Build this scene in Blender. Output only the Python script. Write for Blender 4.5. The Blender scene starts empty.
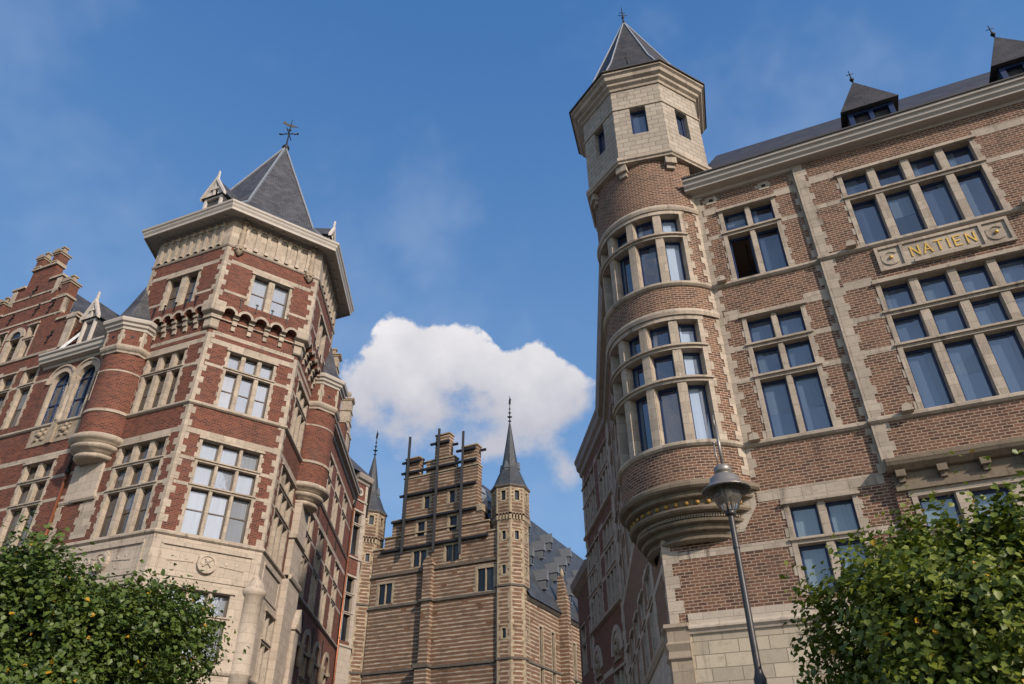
import bpy, math, random
import numpy as np
from math import sin, cos, pi, radians as RD, sqrt, atan2
from mathutils import Vector as V3, Matrix

# ------------------------------------------------------------------ camera, sky, sun, exposure
scn = bpy.context.scene
col = scn.collection
SUN_AZ, SUN_EL = 144.0, 29.0            # clockwise from +Y (the way the camera looks)

cd = bpy.data.cameras.new("camera"); cam = bpy.data.objects.new("camera", cd); col.objects.link(cam)
scn.camera = cam
cd.sensor_width = 36; cd.lens = 36*733.2/1024; cd.clip_end = 3000; cd.clip_start = 0.1
cam.location = (0, 0, 1.65)
PI_, RO_ = RD(33.4925), RD(-0.493)
_r = V3((1, 0, 0)); _f = V3((0, cos(PI_), sin(PI_))); _u = V3((0, -sin(PI_), cos(PI_)))
_r2 = cos(RO_)*_r+sin(RO_)*_u; _u2 = -sin(RO_)*_r+cos(RO_)*_u
cam.rotation_euler = Matrix(((_r2.x, _u2.x, -_f.x), (_r2.y, _u2.y, -_f.y), (_r2.z, _u2.z, -_f.z))).to_euler()

scn.render.resolution_x, scn.render.resolution_y = 1024, 684
scn.view_settings.view_transform = 'Standard'; scn.view_settings.look = 'None'
scn.view_settings.exposure = 0.25; scn.view_settings.gamma = 1

world = bpy.data.worlds.new("World"); scn.world = world; world.use_nodes = True

class NT:
    """small helper to write node trees"""
    def __init__(s, nt): s.nt = nt; s.n = nt.nodes; s.l = nt.links
    def new(s, t, **kw):
        n = s.n.new(t)
        for k, v in kw.items(): setattr(n, k, v)
        return n
    def put(s, sock, v):
        if hasattr(v, 'links'): s.l.new(v, sock)
        else: sock.default_value = v
    def math(s, op, a, b=0.0, c=None, clamp=False):
        n = s.new('ShaderNodeMath', operation=op); n.use_clamp = clamp
        s.put(n.inputs[0], a); s.put(n.inputs[1], b)
        if c is not None: s.put(n.inputs[2], c)
        return n.outputs[0]
    def mix(s, fac, a, b, mode='MIX'):
        n = s.new('ShaderNodeMix', data_type='RGBA', blend_type=mode)
        s.put(n.inputs[0], fac); s.put(n.inputs[6], a if hasattr(a, 'links') else (*a, 1)); s.put(n.inputs[7], b if hasattr(b, 'links') else (*b, 1))
        return n.outputs[2]
    def noise(s, vec, scale, detail=3, rough=.5):
        n = s.new('ShaderNodeTexNoise'); s.put(n.inputs['Vector'], vec)
        n.inputs['Scale'].default_value = scale; n.inputs['Detail'].default_value = detail; n.inputs['Roughness'].default_value = rough
        return n.outputs['Fac']
    def ss(s, x, a, b):
        n = s.new('ShaderNodeMapRange', interpolation_type='SMOOTHSTEP'); s.put(n.inputs[0], x)
        s.put(n.inputs[1], a); s.put(n.inputs[2], b); return n.outputs[0]

def build_world():
    w = NT(world.node_tree); w.n.clear()
    out = w.new('ShaderNodeOutputWorld'); bg = w.new('ShaderNodeBackground')
    sky = w.new('ShaderNodeTexSky', sky_type='NISHITA'); sky.sun_disc = False
    sky.sun_elevation = RD(SUN_EL); sky.sun_rotation = RD(SUN_AZ)
    sky.air_density = 1.0; sky.dust_density = 0.6; sky.ozone_density = 1.6; sky.altitude = 0
    bg.inputs[1].default_value = 0.15
    tc = w.new('ShaderNodeTexCoord'); d = tc.outputs['Generated']
    sp = w.new('ShaderNodeSeparateXYZ'); w.l.new(d, sp.inputs[0]); x, y, z = sp.outputs
    DEG = 180/pi
    az = w.math('MULTIPLY', w.math('ARCTAN2', x, y), DEG)
    el = w.math('MULTIPLY', w.math('ARCSINE', z), DEG)
    nz = w.noise(d, 10.5, 8, .56); nz2 = w.noise(d, 26.0, 6, .6)
    tot = None
    for a, e, ra, re, k in ((-9.9, 33.0, 2.6, 2.5, 1.05), (-5.2, 32.2, 3.6, 2.6, 1.0), (-12.0, 29.6, 3.2, 2.4, .9), (-8.0, 29.5, 5, 3.0, .8), (-1.5, 29.3, 5.5, 3.0, .9), (2.0, 31.8, 2.0, 2.3, .95), (.1, 34.6, 1.7, 1.6, -.7),
                            (5.0, 29.3, 2.6, 2.0, .85), (-3.5, 27.6, 8.5, 3.0, .92), (4.7, 23.1, 2.3, 1.5, .72), (-12, 26.6, 4.5, 2.6, .45), (.5, 26.0, 6.5, 2.4, .6), (-13, 38, 5, 3, .12), (7.3, 31.6, 1.2, 1.3, -.3)):
        dx = w.math('DIVIDE', w.math('SUBTRACT', az, a), ra); dy = w.math('DIVIDE', w.math('SUBTRACT', el, e), re)
        r2 = w.math('ADD', w.math('MULTIPLY', dx, dx), w.math('MULTIPLY', dy, dy))
        g = w.math('MULTIPLY', w.math('EXPONENT', w.math('MULTIPLY', r2, -1.0)), k)
        tot = g if tot is None else w.math('ADD', tot, g)
    tot = w.math('MINIMUM', tot, 1.1)
    f = w.math('ADD', tot, w.math('MULTIPLY', w.math('SUBTRACT', nz, .52), 2.25))
    f = w.math('ADD', f, w.math('MULTIPLY', w.math('SUBTRACT', nz2, .5), .8))
    f = w.math('MULTIPLY', f, w.ss(tot, .05, .4))
    den = w.ss(f, .40, w.math('SUBTRACT', 1.15, w.math('MULTIPLY', w.ss(el, 27, 33), .5)))
    # soft lower side, crisp lit top
    lit = w.math('ADD', w.math('MULTIPLY', w.math('SUBTRACT', el, 27.5), .10), w.math('MULTIPLY', w.math('SUBTRACT', nz, .5), 1.4), clamp=True)
    ccol = w.mix(lit, (3.1, 3.1, 3.45), (5.4, 5.2, 5.2))
    # thin scattered cloud over the half of the sky behind the camera (what the windows mirror)
    back = w.ss(y, .05, -.25)
    nb = w.noise(d, 3.2, 7, .6)
    bden = w.math('MULTIPLY', w.math('MULTIPLY', w.ss(nb, .48, .68), back), .8)
    nv = w.noise(d, 4.0, 4, .6)
    veil = w.math('MULTIPLY', w.math('MULTIPLY', w.ss(nv, .46, .78), .20), w.ss(y, -.2, .1))
    # clear autumn blue: deeper overhead, a little paler towards the roofs
    grad = w.mix(w.ss(el, 8, 62), (1.06, 2.1, 3.8), (.30, 1.01, 2.6))
    base = w.mix(w.math('MULTIPLY', w.ss(y, -.35, .25), .88), sky.outputs[0], grad)
    c = w.mix(veil, base, (3.2, 3.7, 4.6))
    c = w.mix(bden, c, (4.6, 4.6, 5.0))
    c = w.mix(w.math('MULTIPLY', den, .95), c, ccol)
    w.l.new(c, bg.inputs[0]); w.l.new(bg.outputs[0], out.inputs[0])
build_world()

sl = bpy.data.lights.new("sun", 'SUN'); sl.energy = 4.0; sl.angle = RD(1.6); sl.color = (1.0, .86, .72)
sun = bpy.data.objects.new("sun", sl); col.objects.link(sun)
_sd = V3((sin(RD(SUN_AZ))*cos(RD(SUN_EL)), cos(RD(SUN_AZ))*cos(RD(SUN_EL)), sin(RD(SUN_EL))))
sun.rotation_euler = _sd.to_track_quat('Z', 'Y').to_euler(); sun.location = _sd*200

# ------------------------------------------------------------------ materials
def mat(name, rough=.8, spec=.3, metal=0.0):
    m = bpy.data.materials.new(name); m.use_nodes = True
    t = NT(m.node_tree); b = t.n['Principled BSDF']
    b.inputs['Roughness'].default_value = rough; b.inputs['Specular IOR Level'].default_value = spec; b.inputs['Metallic'].default_value = metal
    return m, t, b
def uvn(t):
    n = t.new('ShaderNodeUVMap'); return n.outputs[0]
def objn(t):
    n = t.new('ShaderNodeTexCoord'); return n.outputs['Object']
def bump(t, b, h, strength=.3, dist=.01):
    n = t.new('ShaderNodeBump'); n.inputs['Strength'].default_value = strength; n.inputs['Distance'].default_value = dist
    t.l.new(h, n.inputs['Height']); t.l.new(n.outputs[0], b.inputs['Normal'])

def brick_mat(name, c1, c2, mortar, bw, bh, ms, var=.5, dirt=.25, third=None):
    m, t, b = mat(name, .85, .2)
    uv = uvn(t)
    wob = t.new('ShaderNodeVectorMath', operation='SCALE'); nn = t.new('ShaderNodeTexNoise'); nn.inputs['Scale'].default_value = 3.0
    t.l.new(uv, nn.inputs['Vector']); t.l.new(nn.outputs['Color'], wob.inputs[0]); wob.inputs['Scale'].default_value = .016
    ad = t.new('ShaderNodeVectorMath', operation='ADD'); t.l.new(uv, ad.inputs[0]); t.l.new(wob.outputs[0], ad.inputs[1])
    k = t.new('ShaderNodeTexBrick'); t.l.new(ad.outputs[0], k.inputs['Vector'])
    k.inputs['Scale'].default_value = 1; k.inputs['Brick Width'].default_value = bw; k.inputs['Row Height'].default_value = bh
    k.inputs['Mortar Size'].default_value = ms; k.inputs['Mortar Smooth'].default_value = .25; k.inputs['Bias'].default_value = 0
    k.inputs['Color1'].default_value = (*c1, 1); k.inputs['Color2'].default_value = (*c2, 1); k.inputs['Mortar'].default_value = (*mortar, 1)
    c = k.outputs['Color']
    if third:
        k2 = t.new('ShaderNodeTexBrick'); t.l.new(ad.outputs[0], k2.inputs['Vector'])
        k2.inputs['Scale'].default_value = 1; k2.inputs['Brick Width'].default_value = bw; k2.inputs['Row Height'].default_value = bh
        k2.inputs['Mortar Size'].default_value = 0; k2.inputs['Bias'].default_value = -.35; k2.offset = k.offset
        k2.inputs['Color1'].default_value = (1, 1, 1, 1); k2.inputs['Color2'].default_value = (*third, 1)
        mx = t.new('ShaderNodeMix', data_type='RGBA', blend_type='MULTIPLY'); t.l.new(t.math('SUBTRACT', 1, k.outputs['Fac']), mx.inputs[0])
        t.l.new(c, mx.inputs[6]); t.l.new(k2.outputs['Color'], mx.inputs[7]); c = mx.outputs[2]
    n1 = t.noise(uv, .55, 5, .6); n2 = t.noise(uv, 2.6, 4, .65); n3 = t.noise(uv, 16, 2, .6)
    lo = t.math('MULTIPLY', t.ss(n1, .42, .78), dirt)
    c = t.mix(lo, c, (.10, .075, .06))
    pale = t.math('MULTIPLY', t.ss(n2, .56, .85), var*.5)
    c = t.mix(pale, c, tuple(.5*a+.5*q for a, q in zip(mortar, c1)))
    mp = t.new('ShaderNodeMapping'); mp.inputs['Scale'].default_value = (3.2, .35, 1); t.l.new(uv, mp.inputs[0]); st = t.noise(mp.outputs[0], 1.0, 5, .6)
    c = t.mix(t.math('MULTIPLY', t.math('MULTIPLY', t.ss(st, .52, .78), t.ss(n1, .35, .65)), .5), c, tuple(.4*x for x in c2))
    v = t.math('ADD', .45, t.math('ADD', t.math('MULTIPLY', n3, .62), t.math('MULTIPLY', n2, .5)))
    mm = t.new('ShaderNodeMix', data_type='RGBA', blend_type='MULTIPLY'); mm.inputs[0].default_value = 1
    t.l.new(c, mm.inputs[6]); cb = t.new('ShaderNodeCombineColor'); [t.l.new(v, cb.inputs[i]) for i in range(3)]; t.l.new(cb.outputs[0], mm.inputs[7])
    t.l.new(mm.outputs[2], b.inputs['Base Color'])
    bump(t, b, t.math('ADD', t.math('MULTIPLY', t.math('SUBTRACT', 1, k.outputs['Fac']), 1.0), t.math('MULTIPLY', n3, .5)), .28, .01)
    return m

def stone_mat(name, base, dark, bw=.55, bh=.31, joint=.007, var=.35, dirt=.5, jc=.55, streak=.5):
    m, t, b = mat(name, .85, .2)
    uv = uvn(t); oc = objn(t)
    k = t.new('ShaderNodeTexBrick'); t.l.new(uv, k.inputs['Vector'])
    k.inputs['Scale'].default_value = 1; k.inputs['Brick Width'].default_value = bw; k.inputs['Row Height'].default_value = bh
    k.inputs['Mortar Size'].default_value = joint; k.inputs['Mortar Smooth'].default_value = .3
    k.inputs['Color1'].default_value = (*base, 1); k.inputs['Color2'].default_value = (*[x*(1-var) for x in base], 1)
    k.inputs['Mortar'].default_value = (*[x*jc for x in base], 1)
    n1 = t.noise(oc, .9, 5, .62); n2 = t.noise(oc, 5.0, 5, .65); n3 = t.noise(oc, 30, 3, .6)
    mp = t.new('ShaderNodeMapping'); mp.inputs['Scale'].default_value = (5.5, 5.5, .55); t.l.new(oc, mp.inputs[0])
    st = t.noise(mp.outputs[0], 1.0, 4, .6)
    c = k.outputs['Color']
    c = t.mix(t.math('MULTIPLY', t.ss(n2, .48, .8), dirt), c, dark)
    c = t.mix(t.math('MULTIPLY', t.math('MULTIPLY', t.ss(st, .5, .75), t.ss(n1, .4, .7)), streak), c, tuple(x*.55 for x in dark))
    v = t.math('ADD', .8, t.math('MULTIPLY', n3, .4))
    mm = t.new('ShaderNodeMix', data_type='RGBA', blend_type='MULTIPLY'); mm.inputs[0].default_value = 1
    t.l.new(c, mm.inputs[6]); cb = t.new('ShaderNodeCombineColor'); [t.l.new(v, cb.inputs[i]) for i in range(3)]; t.l.new(cb.outputs[0], mm.inputs[7])
    t.l.new(mm.outputs[2], b.inputs['Base Color'])
    bump(t, b, t.math('ADD', t.math('MULTIPLY', k.outputs['Fac'], -1.0), t.math('MULTIPLY', n2, .7)), .4, .012)
    return m

def stripe_mat(name):
    """brick and pale stone laid in alternate layers"""
    m, t, b = mat(name, .9, .15)
    uv = uvn(t)
    sp = t.new('ShaderNodeSeparateXYZ'); t.l.new(uv, sp.inputs[0]); u, v = sp.outputs[0], sp.outputs[1]
    nw = t.noise(uv, .8, 3, .5)
    nh = t.noise(uv, 5.0, 3, .6)
    vz = t.math('ADD', v, t.math('ADD', t.math('MULTIPLY', t.math('SUBTRACT', nw, .5), .12), t.math('MULTIPLY', t.math('SUBTRACT', nh, .5), .04)))
    per = .36
    row = t.math('FLOOR', t.math('DIVIDE', vz, per)); fr = t.math('FRACT', t.math('DIVIDE', vz, per))
    # stone blocks of uneven length and thickness inside a layer
    bl = t.math('FLOOR', t.math('ADD', t.math('DIVIDE', u, .62), t.math('MULTIPLY', row, .37)))
    wn = t.new('ShaderNodeTexWhiteNoise', noise_dimensions='2D'); cx = t.new('ShaderNodeCombineXYZ'); t.l.new(bl, cx.inputs[0]); t.l.new(row, cx.inputs[1]); t.l.new(cx.outputs[0], wn.inputs['Vector'])
    rnd = wn.outputs['Value']
    wide = t.math('MULTIPLY', t.math('ADD', .28, t.math('MULTIPLY', rnd, .08)), t.math('GREATER_THAN', rnd, .02))
    isst = t.ss(t.math('SUBTRACT', wide, fr), -.02, .03)
    bk = t.new('ShaderNodeTexBrick'); t.l.new(uv, bk.inputs['Vector'])
    bk.inputs['Scale'].default_value = 1; bk.inputs['Brick Width'].default_value = .22; bk.inputs['Row Height'].default_value = .078; bk.inputs['Mortar Size'].default_value = .012
    bk.inputs['Color1'].default_value = (.140, .052, .025, 1); bk.inputs['Color2'].default_value = (.078, .034, .020, 1); bk.inputs['Mortar'].default_value = (.26, .18, .115, 1)
    n2 = t.noise(uv, 1.3, 5, .65); n3 = t.noise(uv, 9, 3, .6)
    bc = t.mix(t.math('MULTIPLY', t.ss(n2, .45, .75), .55), bk.outputs['Color'], (.075, .042, .03))
    sc = t.mix(rnd, (.27, .228, .18), (.42, .355, .275))
    sc = t.mix(t.math('MULTIPLY', t.ss(n3, .45, .75), .5), sc, (.20, .155, .11))
    c = t.mix(isst, bc, sc)
    n5 = t.noise(uv, .28, 5, .65)
    c = t.mix(t.math('MULTIPLY', t.ss(n2, .45, .8), .45), c, (.075, .06, .048)); c = t.mix(t.math('MULTIPLY', t.ss(n5, .45, .72), .55), c, (.07, .05, .036))
    t.l.new(c, b.inputs['Base Color'])
    bump(t, b, t.math('ADD', isst, t.math('MULTIPLY', n3, .6)), .5, .02)
    return m

def slate_mat(name, c1, c2, bw=.30, bh=.22):
    m, t, b = mat(name, .55, .35)
    uv = uvn(t)
    k = t.new('ShaderNodeTexBrick'); t.l.new(uv, k.inputs['Vector'])
    k.inputs['Scale'].default_value = 1; k.inputs['Brick Width'].default_value = bw; k.inputs['Row Height'].default_value = bh
    k.inputs['Mortar Size'].default_value = .010; k.inputs['Color1'].default_value = (*c1, 1); k.inputs['Color2'].default_value = (*c2, 1)
    k.inputs['Mortar'].default_value = (*[x*.3 for x in c1], 1)
    n = t.noise(uv, .9, 5, .65); n2 = t.noise(uv, 7, 4, .6)
    c = t.mix(t.math('MULTIPLY', t.ss(n, .42, .75), .7), k.outputs['Color'], tuple(x*2.6 for x in c2))
    c = t.mix(t.math('MULTIPLY', t.ss(n2, .5, .8), .4), c, tuple(x*.5 for x in c1))
    t.l.new(c, b.inputs['Base Color'])
    rr = t.math('ADD', .42, t.math('MULTIPLY', n2, .3)); t.l.new(rr, b.inputs['Roughness'])
    bump(t, b, t.math('ADD', t.math('MULTIPLY', k.outputs['Fac'], -1), n2), .4, .01)
    return m

def plain(name, base, rough=.6, spec=.35, metal=0.0, var=.3, scale=4.0, dark=None):
    m, t, b = mat(name, rough, spec, metal)
    oc = objn(t); n = t.noise(oc, scale, 5, .65)
    c = t.mix(t.math('MULTIPLY', t.ss(n, .4, .8), var), base, dark or tuple(x*.45 for x in base))
    t.l.new(c, b.inputs['Base Color'])
    r = t.math('ADD', rough-.08, t.math('MULTIPLY', n, .18)); t.l.new(r, b.inputs['Roughness'])
    bump(t, b, n, .15, .01)
    return m

def glass_mat(name, base, ior=1.9, curtain=None):
    m, t, b = mat(name, .03, .5)
    b.inputs['IOR'].default_value = ior
    uv = uvn(t)
    if curtain:
        sp = t.new('ShaderNodeSeparateXYZ'); t.l.new(uv, sp.inputs[0])
        mp = t.new('ShaderNodeMapping'); mp.inputs['Scale'].default_value = (14, .35, 1); t.l.new(uv, mp.inputs[0])
        n = t.noise(mp.outputs[0], 1.0, 2, .5)
        c = t.mix(n, tuple(x*.6 for x in curtain), curtain)
        t.l.new(c, b.inputs['Base Color'])
    else:
        mp = t.new('ShaderNodeMapping'); mp.inputs['Scale'].default_value = (1.1, .25, 1); t.l.new(uv, mp.inputs[0]); n = t.noise(mp.outputs[0], 1.0, 2, .5)
        t.l.new(t.mix(t.ss(n, .4, .62), tuple(x*.35 for x in base), tuple(x*1.7 for x in base)), b.inputs['Base Color'])
    n2 = t.noise(objn(t), 2.3, 3, .5); bump(t, b, n2, .16, .03)
    return m

M = {}
M['brick_brown'] = brick_mat('brown_brick', (.168, .082, .053), (.098, .053, .038), (.33, .255, .185), .21, .074, .0105, .4, .3, third=(.55, .5, .55))
M['brick_red'] = brick_mat('red_brick', (.158, .050, .031), (.094, .034, .024), (.20, .11, .08), .225, .072, .009, .25, .35, third=(.5, .5, .6))
M['brick_dark'] = brick_mat('dark_red_brick', (.19, .078, .055), (.12, .055, .042), (.26, .17, .125), .225, .075, .009, .2, .35, third=(.6, .6, .65))  # brick of the shaded houses, colour raised in place of fill light
M['stripe'] = stripe_mat('striped_brick')
M['stone'] = stone_mat('cream_stone', (.425, .358, .285), (.17, .135, .105), var=.28, dirt=.6, streak=.95, jc=.55)
M['stone_dark'] = stone_mat('soot_stone', (.34, .275, .205), (.18, .14, .105), var=.2, dirt=.6, streak=.7, jc=.6)
M['ashlar'] = stone_mat('ashlar_stone', (.46, .395, .30), (.27, .225, .165), bw=.66, bh=.285, joint=.011, var=.28, dirt=.7, jc=.4, streak=1.0)
M['ashlar_fine'] = stone_mat('fine_ashlar', (.39, .338, .278), (.19, .16, .125), bw=.42, bh=.21, joint=.012, var=.22, dirt=.55, jc=.42, streak=.7)
M['stone_pale'] = stone_mat('pale_stone', (.435, .37, .30), (.20, .16, .12), bw=.7, bh=.36, joint=.007, var=.16, dirt=.5, streak=.9, jc=.55)
M['stone_side'] = stone_mat('grey_stone', (.47, .41, .345), (.28, .24, .20), var=.2, dirt=.5, streak=.6)  # stone of the shaded street side, fill light added through a lighter colour
M['stone_soot'] = stone_mat('sooty_stone', (.20, .16, .115), (.075, .06, .045), bw=.5, bh=.3, joint=.006, var=.2, dirt=.75, streak=.8)
M['stone_grime'] = stone_mat('grimy_stone', (.13, .11, .09), (.06, .052, .045), var=.2, dirt=.6)
M['stone_aged'] = stone_mat('aged_stone', (.36, .29, .20), (.17, .135, .10), bw=.5, bh=.3, joint=.012, var=.3, dirt=.6, streak=.6)
M['slate'] = slate_mat('grey_slate', (.066, .066, .070), (.036, .036, .040))
M['slate_brown'] = slate_mat('brown_slate', (.046, .040, .038), (.026, .024, .024))
M['slate_blue'] = slate_mat('blue_slate', (.044, .048, .055), (.028, .032, .038))
M['lead'] = plain('lead', (.26, .28, .31), .5, .4, .2, .4)
M['lead_dark'] = plain('dull_lead', (.13, .14, .155), .6, .3, .1, .5)
M['trim'] = plain('painted_trim', (.41, .37, .325), .6, .3, 0, .5, 2.0, (.30, .26, .22))
M['trim_dark'] = plain('weathered_trim', (.27, .23, .195), .65, .3, 0, .5, 2.0, (.15, .125, .105))
M['white_wood'] = plain('white_wood', (.50, .46, .42), .6, .3, 0, .6, 5.0, (.30, .25, .21))
M['gutter'] = plain('dark_gutter', (.06, .055, .05), .6, .3, 0, .3)
M['navy'] = plain('navy_frame', (.012, .028, .085), .4, .4, 0, .2)
M['sash_brown'] = plain('brown_frame', (.085, .060, .042), .5, .35, 0, .3)
M['sash_dark'] = plain('dark_frame', (.03, .03, .032), .5, .35, 0, .3)
M['iron'] = plain('black_iron', (.016, .016, .018), .55, .4, .3, .3)
M['beam'] = plain('dark_beam', (.018, .019, .024), .6, .35, .2, .3)
M['copper'] = plain('copper', (.34, .125, .06), .42, .5, .7, .4, 6.0)
M['gold'] = plain('gold_leaf', (.62, .40, .09), .5, .4, .35, .4, 20)
M['gold_dull'] = plain('dull_gold', (.36, .21, .05), .6, .3, .2, .5, 20)
M['glass'] = glass_mat('window_glass', (.022, .032, .058), 2.35)
M['glass_grey'] = glass_mat('old_glass', (.020, .028, .042), 2.4)
M['glass_net'] = glass_mat('glass_with_net', None, 2.5, (.30, .33, .38))
M['glass_dim'] = glass_mat('dim_glass', (.012, .014, .018), 1.5)
M['glass_drape'] = glass_mat('glass_before_drape', None, 2.1, (.10, .14, .20))
M['glass_pale'] = glass_mat('pale_curtained_glass', None, 2.0, (.17, .235, .28))
M['glass_curtain'] = glass_mat('curtained_glass', None, 2.3, (.07, .105, .17))
M['glass_blind'] = glass_mat('glass_with_blind', None, 1.95, (.36, .45, .58))  # pale sky reflection put into the pane colour
M['room'] = plain('room_interior', (.55, .45, .38), .9, .1)
M['metal_lamp'] = plain('grey_lamp_metal', (.27, .245, .22), .38, .5, .55, .4, 9)
M['metal_pole'] = plain('dark_pole_metal', (.045, .042, .042), .4, .5, .3, .3, 6)

def leaf_mat(name, c1, c2, c3):
    m, t, b = mat(name, .48, .45)
    gi = t.new('ShaderNodeAttribute'); gi.attribute_name = 'tint'; gi.attribute_type = 'GEOMETRY'
    f = gi.outputs['Fac']
    c = t.mix(t.ss(f, 0, .75), c1, c2); c = t.mix(t.ss(f, .965, .975), c, c3)
    t.l.new(c, b.inputs['Base Color'])
    tr = t.new('ShaderNodeBsdfTranslucent'); t.l.new(t.mix(.35, c, (.20, .30, .03)), tr.inputs[0])
    ms = t.new('ShaderNodeMixShader'); ms.inputs[0].default_value = .22
    t.l.new(b.outputs[0], ms.inputs[1]); t.l.new(tr.outputs[0], ms.inputs[2])
    t.l.new(ms.outputs[0], t.n['Material Output'].inputs[0])
    return m
M['leaf'] = leaf_mat('lime_leaf', (.026, .052, .010), (.092, .135, .022), (.42, .24, .015))
M['leaf_yellow'] = leaf_mat('yellowing_leaf', (.050, .085, .010), (.165, .195, .022), (.50, .28, .015))
M['bark'] = plain('bark', (.085, .065, .05), .9, .1, 0, .6, 9)

# ------------------------------------------------------------------ mesh helpers
class Flat:
    """vertical plane: u along the wall to the right (seen from outside), z up, o outwards"""
    def __init__(s, p, az, o=0.0):
        a = RD(az); s.d = np.array([sin(a), cos(a)]); s.n = np.array([s.d[1], -s.d[0]]); s.p = np.array(p, float)+s.n*o; s.curved = False
    def __call__(s, u, z, o=0.0):
        q = s.p+s.d*u+s.n*o; return (q[0], q[1], z)
    def xy(s, u, o=0.0): q = s.p+s.d*u+s.n*o; return (q[0], q[1])
class Cyl:
    """cylinder wall: u = arc length to the right of azimuth az"""
    def __init__(s, c, r, az): s.c = np.array(c, float); s.r = r; s.a = RD(az); s.curved = True
    def __call__(s, u, z, o=0.0):
        a = s.a-u/s.r; R = s.r+o; return (s.c[0]+R*sin(a), s.c[1]+R*cos(a), z)

class MB:
    def __init__(s): s.v = []; s.f = []; s.uv = []; s.sm = []; s.mi = []
    def face(s, pts, uv=None, smooth=False, mi=0):
        if uv is None:
            a, b, c = V3(pts[0]), V3(pts[1]), V3(pts[2])
            n = (b-a).cross(c-a)
            if n.length < 1e-9 and len(pts) > 3: n = (c-a).cross(V3(pts[3])-a)
            if n.length < 1e-9: return
            n.normalize()
            if abs(n.z) > .98: ua, va = V3((1, 0, 0)), V3((0, 1, 0))
            else: ua = V3((0, 0, 1)).cross(n).normalized(); va = n.cross(ua)
            uv = [(V3(p).dot(ua), V3(p).dot(va)) for p in pts]
        i = len(s.v); s.v += [tuple(p) for p in pts]; s.f.append(list(range(i, i+len(pts)))); s.uv.append(uv); s.sm.append(smooth); s.mi.append(mi)
    def mq(s, m, u0, u1, z0, z1, o=0.0):
        n = max(1, int(math.ceil((u1-u0)/.16))) if m.curved else 1
        for k in range(n):
            a, b = u0+(u1-u0)*k/n, u0+(u1-u0)*(k+1)/n
            s.face([m(a, z0, o), m(b, z0, o), m(b, z1, o), m(a, z1, o)], [(a, z0), (b, z0), (b, z1), (a, z1)], m.curved)
    def box(s, m, u0, u1, z0, z1, o0, o1, back=False):
        n = max(1, int(math.ceil((u1-u0)/.2))) if m.curved else 1
        for k in range(n):
            a, b = u0+(u1-u0)*k/n, u0+(u1-u0)*(k+1)/n
            s.face([m(a, z0, o1), m(b, z0, o1), m(b, z1, o1), m(a, z1, o1)], [(a, z0), (b, z0), (b, z1), (a, z1)])
            s.face([m(a, z1, o1), m(b, z1, o1), m(b, z1, o0), m(a, z1, o0)], [(a, o1), (b, o1), (b, o0), (a, o0)])
            s.face([m(a, z0, o0), m(b, z0, o0), m(b, z0, o1), m(a, z0, o1)], [(a, o0), (b, o0), (b, o1), (a, o1)])
            if back: s.face([m(b, z0, o0), m(a, z0, o0), m(a, z1, o0), m(b, z1, o0)], [(b, z0), (a, z0), (a, z1), (b, z1)])
        s.face([m(u0, z0, o0), m(u0, z0, o1), m(u0, z1, o1), m(u0, z1, o0)], [(o0, z0), (o1, z0), (o1, z1), (o0, z1)])
        s.face([m(u1, z0, o1), m(u1, z0, o0), m(u1, z1, o0), m(u1, z1, o1)], [(o1, z0), (o0, z0), (o0, z1), (o1, z1)])
    def wall(s, m, u0, u1, z0, z1, holes=(), o=0.0):
        us = sorted({u0, u1, *[min(max(h[i], u0), u1) for h in holes for i in (0, 1)]})
        zs = sorted({z0, z1, *[min(max(h[i], z0), z1) for h in holes for i in (2, 3)]})
        for a, b in zip(us, us[1:]):
            if b-a < 1e-6: continue
            run = None
            for c, d in zip(zs, zs[1:]):
                inside = any(h[0]-1e-6 <= a and b <= h[1]+1e-6 and h[2]-1e-6 <= c and d <= h[3]+1e-6 for h in holes)
                if inside:
                    if run: s.mq(m, a, b, run[0], run[1], o); run = None
                else: run = (run[0], d) if run else (c, d)
            if run: s.mq(m, a, b, run[0], run[1], o)
    def prism(s, m, poly, o0, o1):
        """outline (u,z), anticlockwise seen from outside, between depths o0 < o1"""
        s.face([m(u, z, o1) for u, z in poly], [(u, z) for u, z in poly])
        k = len(poly)
        for i in range(k):
            (a, b), (c, d) = poly[i], poly[(i+1) % k]
            s.face([m(a, b, o1), m(a, b, o0), m(c, d, o0), m(c, d, o1)])
        s.face([m(u, z, o0) for u, z in reversed(poly)])
    def arch(s, m, uc, zc, r0, r1, o0, o1, a0=0.0, a1=180.0, n=12):
        A = [RD(a0+(a1-a0)*k/n) for k in range(n+1)]
        P = lambda r, a, o: m(uc+r*cos(a), zc+r*sin(a), o)
        for a, b in zip(A, A[1:]):
            s.face([P(r0, a, o1), P(r1, a, o1), P(r1, b, o1), P(r0, b, o1)], [(uc+r*cos(t), zc+r*sin(t)) for r, t in ((r0, a), (r1, a), (r1, b), (r0, b))])
            s.face([P(r1, a, o1), P(r1, a, o0), P(r1, b, o0), P(r1, b, o1)])
            s.face([P(r0, a, o0), P(r0, a, o1), P(r0, b, o1), P(r0, b, o0)])
        for t, sg in ((A[0], 1), (A[-1], -1)):
            q = [P(r0, t, o0), P(r1, t, o0), P(r1, t, o1), P(r0, t, o1)]
            s.face(q if sg > 0 else q[::-1])
    def fan(s, m, uc, zc, r, o, n=14, a0=0, a1=180):
        s.face([m(uc+r*cos(RD(a0+(a1-a0)*k/n)), zc+r*sin(RD(a0+(a1-a0)*k/n)), o) for k in range(n+1)])
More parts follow.
